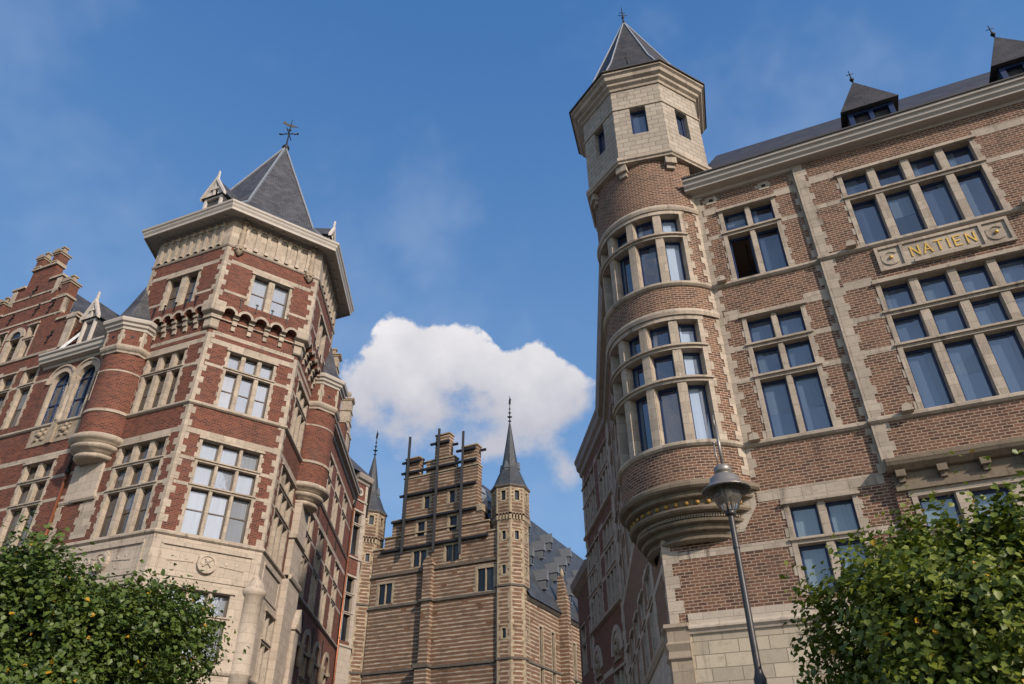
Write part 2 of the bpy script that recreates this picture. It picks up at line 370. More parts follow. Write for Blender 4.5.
    def spandrel(s, m, u0, u1, zc, z1, r, o):
        """wall piece u0..u1, zc..z1 with a half round hole of radius r cut at its bottom middle"""
        uc = (u0+u1)/2; n = 12
        pts = [(uc+r*cos(RD(180*k/n)), zc+r*sin(RD(180*k/n))) for k in range(n+1)]
        for k in range(n):
            (a, b), (c, d) = pts[k], pts[k+1]
            s.face([m(a, b, o), m(a, z1, o), m(c, z1, o), m(c, d, o)][::1], [(a, b), (a, z1), (c, z1), (c, d)])
        s.mq(m, uc+r, u1, zc, z1, o); s.mq(m, u0, uc-r, zc, z1, o)
    def sweep(s, path, prof, closed=False, caps=True):
        """profile (out,z) listed bottom to top, run along a plan path that goes to the right seen from outside"""
        P = [np.array(p, float) for p in path]; n = len(P)
        def nrm(a, b):
            d = (b-a)/np.linalg.norm(b-a); return np.array([d[1], -d[0]])
        off = []
        for i in range(n):
            pr = P[i-1] if (closed or i > 0) else None; nx = P[(i+1) % n] if (closed or i < n-1) else None
            if pr is None: off.append(nrm(P[i], nx))
            elif nx is None: off.append(nrm(pr, P[i]))
            else:
                a, b = nrm(pr, P[i]), nrm(P[i], nx); off.append((a+b)/max(.25, 1+a@b))
        acc = [0.0]
        for i in range(1, n+1): acc.append(acc[-1]+np.linalg.norm(P[i % n]-P[i-1]))
        pl = [0.0]
        for (a, b), (c, d) in zip(prof, prof[1:]): pl.append(pl[-1]+math.hypot(c-a, d-b))
        q = lambda i, k: (*(P[i % n]+off[i % n]*prof[k][0]), prof[k][1])
        for i in range(n if closed else n-1):
            for k in range(len(prof)-1):
                s.face([q(i, k), q(i+1, k), q(i+1, k+1), q(i, k+1)], [(acc[i], pl[k]+prof[0][1]), (acc[i+1], pl[k]+prof[0][1]), (acc[i+1], pl[k+1]+prof[0][1]), (acc[i], pl[k+1]+prof[0][1])])
        if not closed and caps:
            s.face([q(0, k) for k in range(len(prof))]); s.face([q(n-1, k) for k in reversed(range(len(prof)))])
    def lathe(s, c, prof, n=24, a0=0.0, a1=360.0, smooth=True, rot=0.0):
        """profile (r,z) bottom to top"""
        pl = [0.0]
        for (a, b), (x, y) in zip(prof, prof[1:]): pl.append(pl[-1]+math.hypot(x-a, y-b))
        rm = max(p[0] for p in prof)
        for k in range(n):
            A, B = RD(rot+a0+(a1-a0)*k/n), RD(rot+a0+(a1-a0)*(k+1)/n)
            for j in range(len(prof)-1):
                (r0, z0), (r1, z1) = prof[j], prof[j+1]
                P = lambda r, t, z: (c[0]+r*sin(t), c[1]+r*cos(t), z)
                pts = [P(r0, B, z0), P(r0, A, z0), P(r1, A, z1), P(r1, B, z1)]
                L0, L1 = -B*rm, -A*rm
                uv = [(L0, pl[j]+prof[0][1]), (L1, pl[j]+prof[0][1]), (L1, pl[j+1]+prof[0][1]), (L0, pl[j+1]+prof[0][1])]
                if r0 < 1e-5: pts, uv = [pts[0], pts[2], pts[3]], [uv[0], uv[2], uv[3]]
                elif r1 < 1e-5: pts, uv = pts[:3], uv[:3]
                s.face(pts, uv, smooth)
    def tube(s, p, q, r, r2=None, n=6):
        p, q = V3(p), V3(q); d = (q-p).normalized(); r2 = r if r2 is None else r2
        x = d.cross(V3((0, 0, 1)) if abs(d.z) < .9 else V3((1, 0, 0))).normalized(); y = d.cross(x)
        A = [p+(x*cos(2*pi*k/n)+y*sin(2*pi*k/n))*r for k in range(n)]; B = [q+(x*cos(2*pi*k/n)+y*sin(2*pi*k/n))*r2 for k in range(n)]
        for k in range(n): s.face([A[k], A[(k+1) % n], B[(k+1) % n], B[k]], None, True)
        s.face(A[::-1]); s.face(B)
    def beam(s, p, q, w, h):
        """square bar from p to q"""
        p, q = V3(p), V3(q); d = (q-p).normalized()
        x = d.cross(V3((0, 0, 1)) if abs(d.z) < .9 else V3((1, 0, 0))).normalized(); y = d.cross(x)
        c = [(-1, -1), (1, -1), (1, 1), (-1, 1)]
        A = [p+x*a*w/2+y*b*h/2 for a, b in c]; B = [q+x*a*w/2+y*b*h/2 for a, b in c]
        for k in range(4): s.face([A[k], A[(k+1) % 4], B[(k+1) % 4], B[k]])
        s.face(A[::-1]); s.face(B)
    def ball(s, c, r, n=8, sq=1.0):
        prof = [(r*sin(pi*k/n), c[2]-r*sq*cos(pi*k/n)) for k in range(n+1)]; prof[0] = (0, prof[0][1]); prof[-1] = (0, prof[-1][1])
        s.lathe(c, prof, max(8, n))
    SPLIT = {'drape', 'bay_quoin', 'pinnacle_cap', 'string_course', 'quoin', 'boss', 'hood_mould', 'vent', 'opening', 'stud', 'wall_anchor', 'corner_figure', 'window_arch', 'tympanum', 'carved_shield', 'carved_panel', 'panel_frame', 'impost',
             'soffit_stud', 'frieze_hole', 'sill_course', 'turret_cornice', 'bay_course', 'finial', 'machicolation', 'gable_coping', 'column', 'pier', 'tower_wall', 'bay_vent', 'hip_lead', 'ridge_strip', 'bracket', 'corner_block', 'dormer_frame', 'beam', 'limb', 'coping', 'plinth_course'}
    def pieces(s, gap=.03):
        """groups of faces whose boxes touch"""
        bx = [(np.min([s.v[i] for i in f], 0)-gap/2, np.max([s.v[i] for i in f], 0)+gap/2) for f in s.f]
        lo = np.array([b[0] for b in bx]); hi = np.array([b[1] for b in bx]); n = len(bx); lab = -np.ones(n, int); k = 0
        for i in range(n):
            if lab[i] >= 0: continue
            st = [i]; lab[i] = k
            while st:
                j = st.pop(); t = np.all((lo <= hi[j]) & (hi >= lo[j]), 1) & (lab < 0)
                for q in np.nonzero(t)[0]: lab[q] = k; st.append(q)
            k += 1
        return lab, k
    def build(s, name, m, parent=None):
        if name in MB.SPLIT and len(s.f) > 1:
            lab, k = s.pieces()
            if 1 < k <= 60:
                r = None
                for g in range(k):
                    b = MB()
                    for i in np.nonzero(lab == g)[0]: b.face([s.v[q] for q in s.f[i]], s.uv[i], s.sm[i])
                    o = b._build(name, m, parent); r = r or o
                return r
        return s._build(name, m, parent)
    def _build(s, name, m, parent=None):
        me = bpy.data.meshes.new(name)
        vs = np.round(np.array(s.v), 5); uq, inv = np.unique(vs, axis=0, return_inverse=True); inv = inv.ravel()
        fs, uvs, sm = [], [], []
        for f, uv, k in zip(s.f, s.uv, s.sm):
            g = [int(inv[i]) for i in f]
            if len(set(g)) < len(g):
                keep = [i for i in range(len(g)) if g[i] != g[i-1]]
                g = [g[i] for i in keep]; uv = [uv[i] for i in keep]
                if len(set(g)) < 3 or len(set(g)) < len(g): continue
            fs.append(g); uvs += uv; sm.append(k)
        me.from_pydata([tuple(p) for p in uq.tolist()], [], fs)
        ul = me.uv_layers.new(name='UVMap'); ul.data.foreach_set('uv', np.array(uvs, np.float32).ravel())
        me.polygons.foreach_set('use_smooth', sm)
        me.materials.append(m); me.update()
        o = bpy.data.objects.new(name, me); col.objects.link(o)
        if parent is not None: o.parent = parent
        return o

def tag(o, label=None, cat=None, group=None, kind=None):
    if label: o['label'] = label
    if cat: o['category'] = cat
    if group: o['group'] = group
    if kind: o['kind'] = kind
    return o
def thing(name, label, cat, group=None):
    o = bpy.data.objects.new(name, None); col.objects.link(o); o.empty_display_size = .5
    return tag(o, label, cat, group)

rnd = random.Random(7)

def holes_of(wins): return [(w['u0']-w.get('j', .12)+.005, w['u1']+w.get('j', .12)-.005, w['z0'], w['z1']+.02) for w in wins]

def window(m, w, parent, stone, sashm, glassm, name='window', label=None):
    """stone cross window: surround, mullions, transoms; sash frames and panes as its own pieces"""
    u0, u1, z0, z1 = w['u0'], w['u1'], w['z0'], w['z1']
    j = w.get('j', .12); o = w.get('o', 0.0); dp = w.get('dp', .30); mw = w.get('mw', .19); tr = w.get('tr', ()); cols = w.get('cols', 2)
    lint = w.get('lint', .17); th = w.get('th', .13); pro = w.get('pro', .07)
    b = MB()
    b.box(m, u0-j, u0, z0, z1, o-dp, o+.02); b.box(m, u1, u1+j, z0, z1, o-dp, o+.02)
    b.box(m, u0-j-.04, u1+j+.04, z1, z1+lint, o-dp, o+.026)
    if w.get('drip', True): b.box(m, u0-j-.06, u1+j+.06, z1+.015, z1+.075, o+.02, o+.02+pro)
    if w.get('sill'): b.box(m, u0-j-.1, u1+j+.1, z0-.15, z0, o-dp, o+.10)
    if w.get('cuts'): edges = w['cuts']
    else:
        lw = (u1-u0-mw*(cols-1))/cols; edges = [(u0+k*(lw+mw), u0+k*(lw+mw)+lw) for k in range(cols)]
    for (a, c), (d, e) in zip(edges, edges[1:]):
        b.box(m, c+.02, d-.02, z0, z1, o-.10, o-.015); b.box(m, c, d, z0, z1, o-dp, o-.06)
    for t in tr:
        b.box(m, u0-.03, u1+.03, t-th/2, t+th/2, o-dp, o+.012)
        b.box(m, u0-j-.03, u1+j+.03, t+th/2-.045, t+th/2+.012, o-.04, o+pro)
    if w.get('teeth', True):
        h = w.get('tooth', .22); n = int((z1-z0)/h)
        for k in range(n):
            if k % 2 == 0:
                zz = z0+k*h; e = rnd.uniform(.05, .10)
                b.box(m, u0-j-e, u0-j, zz, zz+h-.004, o-.03, o+.011); b.box(m, u1+j, u1+j+e, zz, zz+h-.004, o-.03, o+.011)
    root = b.build(name, stone, parent)
    if label: root['label'] = label
    g = MB(); f = MB(); gb = MB(); gd = MB()
    zz = [z0]+[t for t in tr]+[z1]
    og = o-dp+.05
    fw = w.get('fw', .055)
    skip = w.get('skip', ())
    for ci, (a, c) in enumerate(edges):
        for ri, (p, q) in enumerate(zip(zz, zz[1:])):
            p2 = p+(th/2 if ri else 0); q2 = q-(th/2 if ri < len(zz)-2 else 0)
            of = og+.04
            f.box(m, a, a+fw, p2, q2, og-.02, of); f.box(m, c-fw, c, p2, q2, og-.02, of)
            f.box(m, a+fw, c-fw, p2, p2+fw, og-.02, of); f.box(m, a+fw, c-fw, q2-fw*1.3, q2, og-.02, of)
            for fr in w.get('bars', {}).get(ri, ()):
                zb = p2+(q2-p2)*fr; f.box(m, a+fw, c-fw, zb-.022, zb+.022, og-.02, of-.006)
            if (ci, ri) in skip: continue
            t1, t2 = rnd.uniform(-.009, .009), rnd.uniform(-.012, .012)
            e = .5*fw
            pr = rnd.random()
            if glassm is M['glass'] or glassm is M['glass_curtain'] or glassm is M['glass_grey']:
                if pr < .42 and q2-p2 > .7:
                    sw = (c-a)*rnd.uniform(.18, .34); xa = a+e if pr < .21 else c-e-sw
                    gd.face([m(xa, p2+e, og+.004), m(xa+sw, p2+e, og+.004), m(xa+sw, q2-e, og+.004), m(xa, q2-e, og+.004)], [(xa*1.0, p2), (xa+sw, p2), (xa+sw, q2), (xa, q2)])
                elif pr > .86:
                    zb = q2-e-(q2-p2)*rnd.uniform(.25, .6)
                    gd.face([m(a+e, zb, og+.004), m(c-e, zb, og+.004), m(c-e, q2-e, og+.004), m(a+e, q2-e, og+.004)], [(a, zb), (c, zb), (c, q2), (a, q2)])
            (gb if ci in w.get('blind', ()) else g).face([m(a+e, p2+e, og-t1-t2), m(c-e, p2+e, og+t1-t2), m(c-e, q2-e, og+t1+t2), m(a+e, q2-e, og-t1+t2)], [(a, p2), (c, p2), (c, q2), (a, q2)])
    f.build('sash', sashm, root); g.build('pane', glassm, root)
    if gd.f: gd.build('drape', M['glass_drape'], root)
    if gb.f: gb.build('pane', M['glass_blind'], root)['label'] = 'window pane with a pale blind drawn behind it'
    return root

def spans(u0, u1, gaps):
    out = []; cur = u0
    for a, b in sorted(gaps):
        if b <= cur or a >= u1: continue
        if a > cur: out.append((cur, a))
        cur = max(cur, b)
    if cur < u1: out.append((cur, u1))
    return [s for s in out if s[1]-s[0] > .03]

def bands(b, m, u0, u1, levels, wins, o=0.0, pro=.010):
    """flat stone bands (z0,z1) broken at the windows they meet"""
    for z0, z1 in levels:
        gaps = [(w['u0']-w.get('j', .12)-.02, w['u1']+w.get('j', .12)+.02) for w in wins if w['z0'] < z1 and w['z1']+w.get('lint', .17) > z0]
        for a, c in spans(u0, u1, gaps): b.box(m, a, c, z0, z1, o-.03, o+pro)

def quoin_strip(b, m, uc, z0, z1, half, tooth=.13, h=.30, o=0.0, sides=(1, 1), pro=.015, skip=()):
    """upright strip of dressed stone with long and short blocks"""
    z = z0; k = 0
    while z < z1-.05:
        e = min(z+h, z1); t = tooth*rnd.uniform(.75, 1.2)
        l = half+(t if (k % 2 == 0 and sides[0]) else 0); r = half+(t if (k % 2 == 1 and sides[1]) else 0)
        b.box(m, uc-l, uc+r, z, e-.004, o-.03, o+pro)
        z = e; k += 1

def corner_quoins(b, pl, corner, pr, z0, z1, s1=.16, s2=.34, h=.29, pro=.015):
    """quoins that wrap round a corner; pl and pr are points along each wall"""
    c = np.array(corner); dl = (np.array(pl)-c)/np.linalg.norm(np.array(pl)-c); dr = (np.array(pr)-c)/np.linalg.norm(np.array(pr)-c)
    z = z0; k = 0
    while z < z1-.05:
        e = min(z+h, z1); a, d = (s1, s2) if k % 2 else (s2, s1)
        a *= rnd.uniform(.9, 1.1); d *= rnd.uniform(.9, 1.1)
        b.sweep([c+dl*a, c, c+dr*d], [(-.03, z), (pro, z), (pro, e-.004), (-.03, e-.004)])
        z = e; k += 1

# ------------------------------------------------------------------ ground
def ground():
    m, t, b = mat('paving_setts', .85, .2)
    oc = objn(t); k = t.new('ShaderNodeTexBrick'); t.l.new(oc, k.inputs['Vector']); k.inputs['Scale'].default_value = 1
    k.inputs['Brick Width'].default_value = .2; k.inputs['Row Height'].default_value = .14; k.inputs['Mortar Size'].default_value = .012
    k.inputs['Color1'].default_value = (.11, .105, .10, 1); k.inputs['Color2'].default_value = (.075, .072, .07, 1); k.inputs['Mortar'].default_value = (.04, .038, .035, 1)
    t.l.new(k.outputs['Color'], b.inputs['Base Color']); bump(t, b, k.outputs['Fac'], -.5, .02)
    m2, t2, b2 = mat('asphalt', .9, .2); n = t2.noise(objn(t2), 8, 5); t2.l.new(t2.mix(n, (.035, .035, .036), (.065, .064, .062)), b2.inputs['Base Color'])
    m3 = plain('pavement_slab', (.26, .25, .235), .9, .2, 0, .4, 1.5)
    g = MB(); g.face([(-600, -600, -.12), (600, -600, -.12), (600, 600, -.12), (-600, 600, -.12)]); tag(g.build('ground', m2), kind='structure')
    g = MB(); g.face([(-11.5, 24, -.115), (4.2, 15, -.115), (7, 70, -.115), (-14, 72, -.115)]); tag(g.build('street', m), kind='structure')
    w = Flat((8.634, 15.794), 113.27)
    g = MB(); g.box(w, -30, 22, -.12, .0, 0, 8.2); g.box(w, -30, 22, -.12, .012, 8.2, 8.35); tag(g.build('pavement', m3), kind='structure')
ground()

# ------------------------------------------------------------------ right building: brown brick, round corner turret
def ironbit(b, m, u, z, h, o, w=.035):
    b.box(m, u-w/2, u+w/2, z-h/2, z+h/2, o, o+.05)

LET = {'N': [[(0, 0), (0, 1)], [(0, 1), (.75, 0)], [(.75, 0), (.75, 1)]], 'A': [[(0, 0), (.4, 1)], [(.4, 1), (.8, 0)], [(.14, .36), (.66, .36)]],
       'T': [[(.4, 0), (.4, 1)], [(0, 1), (.8, 1)]], 'I': [[(.1, 0), (.1, 1)]], 'E': [[(0, 0), (0, 1)], [(0, 1), (.6, 1)], [(0, .5), (.5, .5)], [(0, 0), (.6, 0)]]}

def right_building():
    T = thing('corner_house', 'brown brick corner building with round bay turret, octagonal stone top and NATIEN panel', 'building')
    st = M['stone']; bk = M['brick_brown']
    L = Flat((8.634, 15.794), 113.27)               # left bay plane
    R = Flat((8.634, 15.794), 113.27, .12)          # right bay stands a little forward
    cx, cy = 4.903, 18.689; TC = Cyl((cx, cy), 1.95, 240)
    U = lambda az: 1.95*RD(240-az)
    corner = L.xy(-5.42)
    # windows
    wl = [dict(u0=-2.30, u1=-.86, z0=14.78, z1=17.42, cols=2, tr=(16.52,), mw=.17, skip={(0, 0)}), dict(u0=-2.30, u1=-.86, z0=9.75, z1=13.42, cols=2, tr=(11.5, 12.5), mw=.17),
          dict(u0=-2.28, u1=-.88, z0=5.9, z1=7.98, cols=2, tr=(7.1,), mw=.2)]
    wr = [dict(u0=1.15, u1=4.47, z0=14.78, z1=17.42, cols=4, tr=(16.52,), mw=.24), dict(u0=1.15, u1=4.47, z0=9.75, z1=13.42, cols=4, tr=(11.5, 12.5), mw=.24),
          dict(u0=.42, u1=5.3, z0=5.75, z1=7.72, cols=5, tr=(6.9,), mw=.3, drip=False)]
    for k, u in enumerate((8.4, 11.9)):
        for z0, z1, tr in ((14.78, 17.42, (16.52,)), (9.75, 13.42, (11.5, 12.5)), (5.9, 7.98, (7.1,))): wr.append(dict(u0=u, u1=u+1.45, z0=z0, z1=z1, cols=2, tr=tr, mw=.17))
    UE = 14.0
    b = MB(); b.wall(L, -3.0, .06, 5.5, 18.5, holes_of(wl)); b.wall(L, -5.42, -3.0, 5.5, 8.75)
    b.wall(R, .0, UE, 5.5, 18.5, holes_of(wr)); b.box(L, .0, .02, 5.5, 18.5, -.05, .12)
    b.face([R(UE, 5.5), R(UE, 5.5, -12), R(UE, 18.5, -12), R(UE, 18.5)])
    b.build('wall', bk, T)
    # street side of the same house, in shade
    P = Flat(corner, 184.44)
    wp = []
    for k in range(5):
        u = -4.6-2.75*k
        wp += [dict(u0=u, u1=u+1.3, z0=5.6, z1=7.85, cols=2, tr=(7.0,), mw=.2, o=0), dict(u0=u, u1=u+1.3, z0=10.1, z1=13.6, cols=2, tr=(11.6, 12.7), mw=.2), dict(u0=u, u1=u+1.3, z0=14.9, z1=17.6, cols=2, tr=(16.6,), mw=.2)]
    b = MB(); b.wall(P, -16.6, -2.3, 5.4, 20.0, holes_of(wp)); b.wall(P, -2.3, 0, 5.4, 8.75)
    b.face([P(-16.6, 0), P(-16.6, 0, -11), P(-16.6, 20, -11), P(-16.6, 20)][::-1]); b.build('wall', bk, T, )
    b = MB(); bands(b, P, -16.6, -.3, [(6.9, 7.07), (8.0, 8.25), (9.85, 10.1), (12.6, 12.75), (13.75, 14.0), (14.7, 14.9), (17.7, 17.95)], wp)
    for u in (-16.3, -2.9): quoin_strip(b, P, u, 5.4, 20, .2, h=.34)
    b.build('string_course', M['stone_side'], T)
    for w in wp: window(P, w, T, M['stone_side'], M['navy'], M['glass_dim'])
    b = MB(); b.wall(P, -16.6, 0, 0, 5.4, [], .05); b.build('plinth', M['stone_side'], T)
    b = MB(); b.sweep([P.xy(-16.6), P.xy(-2.6)], [(.0, 19.3), (.15, 19.4), (.2, 19.6), (.42, 19.72), (.5, 19.95), (.55, 20.15), (.0, 20.2)]); b.build('cornice', M['trim_dark'], T)
    b = MB(); b.face([P(-16.6, 20.2, .4), P(-7, 20.2, .4), P(-9, 22.5, -4.5), P(-16.6, 22.5, -4.5)]); b.build('roof', M['slate'], T)
    # dressed stone: bands, quoins
    b = MB()
    bands(b, L, -2.85, -.1, [(17.46, 17.72), (16.45, 16.6), (13.46, 13.78), (12.43, 12.58), (11.43, 11.58)], wl)
    bands(b, L, -2.95, -.12, [(8.16, 8.42)], [])
    bands(b, L, -5.2, -.1, [(7.02, 7.2)], wl)
    bands(b, R, .3, UE, [(17.46, 17.72), (16.45, 16.6), (13.46, 13.72), (12.43, 12.58), (11.43, 11.58)], wr)
    bands(b, R, 6.8, UE, [(8.08, 8.38), (7.02, 7.2)], wr)
    b.build('string_course', st, T)
    b = MB()
    quoin_strip(b, R, .115, 8.6, 18.4, .11, h=.25, tooth=.10, sides=(0, 1)); quoin_strip(b, L, -.06, 8.4, 18.4, .055, h=.25, tooth=.10, sides=(1, 0), pro=.012)
    b.box(L, -.06, .0, 8.4, 18.4, .0, .138)
    quoin_strip(b, R, 6.7, 5.5, 18.4, .2, h=.31)
    quoin_strip(b, L, -2.95, 8.8, 18.4, .06, h=.24, tooth=.10, sides=(0, 1), pro=.02); quoin_strip(b, TC, U(152.5), 8.85, 19.2, .07, h=.24, tooth=.10, sides=(1, 0), pro=.02)
    corner_quoins(b, P.xy(-1), corner, L.xy(-4.4), 5.5, 7.5, .2, .36)
    b.build('quoin', st, T)
    # moulded sill courses
    b = MB()
    for z in (14.62, 9.58):
        pf = [(-.02, z-.02), (.05, z), (.10, z+.05), (.10, z+.12), (.02, z+.17), (-.02, z+.17)]
        b.sweep([L.xy(-3.0), L.xy(.0), R.xy(.0), R.xy(UE)], pf)
        arc = [TC(U(a), 0)[:2] for a in np.linspace(326, 151.5, 48)]
        b.sweep(arc, pf)
    b.build('sill_course', st, T)
    b = MB()                                        # small stone bosses at the sill ends
    for u, m in ((-2.72, L), (.78, R), (4.95, R)):
        for z in (14.72, 9.68): b.prism(m, [(u-.13, z), (u+.13, z), (u+.10, z+.14), (u, z+.2), (u-.1, z+.14)], .0, .26)
    b.build('boss', st, T)
    for w in wl+wr:
        w2 = dict(w); window(R if w['u0'] > 0 else L, w2, T, st, M['navy'], M['glass'] if w['z0'] > 10 else M['glass_curtain'] if w['z0'] > 8 else M['glass_pale'])
    # the open light of the upper window: dark room behind and the sash swung in
    b = MB(); a0, a1, z0, z1 = -2.24, -1.66, 14.8, 16.45
    b.box(L, a0-.6, a1+1.2, z0-.3, z1+.5, -2.6, -.45, True)
    rm = MB()
    for f in b.f: rm.face([b.v[i] for i in reversed(f)])
    rm.f = [f for k, f in enumerate(rm.f) if k != 0]; rm.uv = rm.uv[1:]; rm.sm = rm.sm[1:]; rm.mi = rm.mi[1:]
    rm.build('room', M['room'], T)
    b = MB(); b.lathe(L(-1.85, 0, -1.1)[:2], [(.12, 15.55), (.14, 15.7), (.05, 15.78)], 10); b.tube(L(-1.85, 15.78, -1.1), L(-1.85, 16.9, -1.1), .012); b.build('ceiling_lamp', M['iron'], T)
    # NATIEN panel
    b = MB(); b.box(R, 1.28, 4.42, 13.78, 14.56, -.02, .03)
    for u0, u1, z0, z1 in ((1.28, 4.42, 14.48, 14.56), (1.28, 4.42, 13.78, 13.85), (1.28, 1.36, 13.85, 14.48), (4.34, 4.42, 13.85, 14.48), (1.88, 1.96, 13.85, 14.48), (3.74, 3.82, 13.85, 14.48)): b.box(R, u0, u1, z0, z1, .03, .075)
    for u in (1.62, 4.08):
        b.arch(R, u, 14.165, .17, .24, .03, .055, 40, 320, 16)
    b.box(R, 2.1, 3.62, 13.80, 13.9, .05, .13)
    pn = b.build('name_panel', st, T)
    b = MB(); h = .30; cu = 2.12
    for ch in 'NATIEN':
        for (x0, z0), (x1, z1) in LET[ch]:
            p0 = np.array([cu+x0*h*.80, 14.04+z0*h]); p1 = np.array([cu+x1*h*.80, 14.04+z1*h]); d = (p1-p0)/np.linalg.norm(p1-p0); e = np.array([-d[1], d[0]])*.017; q = d*.012
            b.prism(R, [tuple(p0-q-e), tuple(p1+q-e), tuple(p1+q+e), tuple(p0-q+e)], .028, .05)
        cu += {'I': .16}.get(ch, .285)
    b.build('lettering', M['gold'], pn)
    b = MB()
    for u in (1.62, 4.08): b.ball(R(u, 14.165, .05), .05, 8)
    b.build('stud', M['gold'], pn)
    # hood over the first-floor bay, on blocks
    b = MB(); b.sweep([R.xy(-.02, 0), R.xy(6.3, 0)], [(-.02, 8.28), (.16, 8.30), (.30, 8.40), (.34, 8.48), (.34, 8.55), (.10, 8.66), (-.02, 8.68)])
    b.box(R, .05, 6.2, 7.86, 8.02, -.05, .10); b.box(R, .05, 6.2, 8.02, 8.28, -.05, .04)
    for k in range(8):
        u = .12+k*.84; b.box(R, u, u+.2, 8.14, 8.29, .04, .26); b.box(R, u+.03, u+.17, 8.03, 8.14, .04, .17)
    b.build('hood', M['stone_soot'], T)
    # small square vent holes below the cornice
    b = MB(); d = MB()
    for u in (-2.55, -.95):
        z = 18.02; b.box(L, u-.16, u+.16, z-.14, z-.06, -.03, .012); b.box(L, u-.16, u+.16, z+.06, z+.14, -.03, .012); b.box(L, u-.26, u-.06, z-.06, z+.06, -.03, .012); b.box(L, u+.06, u+.2, z-.06, z+.06, -.03, .012); d.box(L, u-.06, u+.06, z-.06, z+.06, -.1, .004)
    v = b.build('vent', st, T); d.build('opening', M['iron'], v)
    # cornice and gutter
    pf = [(-.02, 18.24), (.06, 18.26), (.10, 18.35), (.38, 18.36), (.39, 18.42), (.47, 18.49), (.49, 18.58), (.56, 18.62), (.57, 18.70), (-.02, 18.73)]
    b = MB(); b.sweep([L.xy(-3.25), R.xy(UE)], pf); b.build('cornice', M['trim'], T)
    b = MB(); b.sweep([L.xy(-3.25), R.xy(UE)], [(.53, 18.705), (.61, 18.71), (.61, 18.76), (.53, 18.76)]); b.build('gutter', M['gutter'], T)
    # main roof, set back, and dormers
    b = MB(); e0, e1, rz = .35, -5.2, 25.15
    b.face([L(-3.0, 18.68, e0), L(UE, 18.68, e0), L(UE, rz, e1), L(-2.2, rz, e1)])
    b.face([L(-3.0, 18.68, -9), L(-3.0, 18.68, e0), L(-2.2, rz, e1)]); b.face([L(UE, 18.68, e0), L(UE, 18.68, -10.4), L(UE, rz, e1)]); b.face([L(UE, 18.68, -10.4), L(-3, 18.68, -10.4), L(-2.2, rz, e1), L(UE, rz, e1)])
    b.build('roof', M['slate_brown'], T)
    for u in (2.45, 6.45, 10.45):
        f = .40; hw = .62; zb, ze, zt = 18.7, 19.52, 21.45
        b = MB(); b.box(L, u-hw, u+hw, zb, ze, f-2.6, f-.12); dm = b.build('dormer', M['slate_brown'], T)
        b = MB(); ap = L(u, zt, f-.62); e = .18
        c = [L(u-hw-e, ze-.05, f+e), L(u+hw+e, ze-.05, f+e), L(u+hw+e, ze-.05, f-2.0), L(u-hw-e, ze-.05, f-2.0)]
        for i in range(4): b.face([c[i], c[(i+1) % 4], ap])
        b.face(c[::-1]); b.build('dormer_roof', M['slate_brown'], dm)
        b = MB(); b.box(L, u-hw, u-hw+.14, zb, ze, f-.12, f+.02); b.box(L, u+hw-.14, u+hw, zb, ze, f-.12, f+.02); b.box(L, u-.06, u+.06, zb, ze-.12, f-.12, f-.0); b.box(L, u-hw+.14, u+hw-.14, ze-.14, ze, f-.12, f+.01)
        b.build('dormer_frame', M['navy'], dm)
        b = MB(); b.tube(ap, V3(ap)+V3((0, 0, .55)), .028, .012); b.ball(V3(ap)+V3((0, 0, .12)), .07); b.tube(V3(ap)+V3((-.1, .04, .38)), V3(ap)+V3((.1, -.04, .38)), .012); b.build('finial', M['iron'], dm)
    # ashlar ground storey
    wd = [dict(u0=-2.75, u1=-.25, z0=0, z1=3.0)]
    b = MB(); b.wall(L, -5.42, .0, 0, 4.15, [(-2.75, -.25, 0, 4.15)], .05); b.wall(L, -5.42, 0, 4.7, 5.3, [], .05); b.wall(L, -5.42, -2.75, 4.15, 4.7, [], .05); b.wall(L, -.25, 0, 4.15, 4.7, [], .05)
    b.spandrel(L, -2.75, -.25, 3.0, 4.7, 1.25, .05); b.wall(L, -2.75, -.25, 0, 0.01, [], .05)
    b.wall(R, 0, UE, 0, 5.3, [], .05); b.build('plinth', M['ashlar'], T)
    b = MB(); b.arch(L, -1.5, 3.0, 1.25, 1.52, -.3, .10, 0, 180, 24); b.arch(L, -1.5, 3.0, 1.1, 1.25, -.35, .0, 0, 180, 24); b.build('door_arch', M['stone_aged'], T)
    b = MB(); b.fan(L, -1.5, 3.0, 1.25, -.3, 20); b.mq(L, -2.75, -.25, 0, 3.0, -.3); b.build('door', M['sash_brown'], T)
    b = MB(); b.sweep([L.xy(-5.0), L.xy(0), R.xy(0), R.xy(UE)], [(.03, 5.28), (.10, 5.30), (.12, 5.36), (.17, 5.40), (.17, 5.44), (.04, 5.52), (.03, 5.76), (-.02, 5.76)])
    b.sweep([P.xy(-16.6), P.xy(-.45)], [(.03, 5.28), (.10, 5.30), (.17, 5.40), (.17, 5.44), (.04, 5.52), (-.02, 5.52)]); b.build('plinth_course', M['stone_pale'], T)
    b = MB(); b.sweep([P.xy(-.42), corner, L.xy(-5.0)], [(-.02, 0), (.10, 0), (.10, 4.75), (.16, 4.8), (.13, 4.95), (.19, 5.1), (.13, 5.16), (.13, 5.42), (.2, 5.46), (.2, 5.54), (.0, 5.56)]); b.build('corner_pier', M['stone_dark'], T)
    # ---- turret
    az1, az2 = 327, 150.6
    wt = []
    cuts_az = [(293.7, 275.4), (267.4, 249), (241, 222.8), (214.8, 196.5), (188.5, 171.8)]
    cuts = [(U(a), U(c)) for a, c in cuts_az]
    for z0, z1, tr in ((14.78, 17.42, (16.55,)), (9.74, 13.44, (11.52, 12.55))):
        wt.append(dict(u0=cuts[0][0], u1=cuts[-1][1], z0=z0, z1=z1, tr=tr, cuts=cuts, j=.13, dp=.34, teeth=False, drip=False, pro=.075, o=0, blind={4}))  # last light has the sky reflection painted into its panes
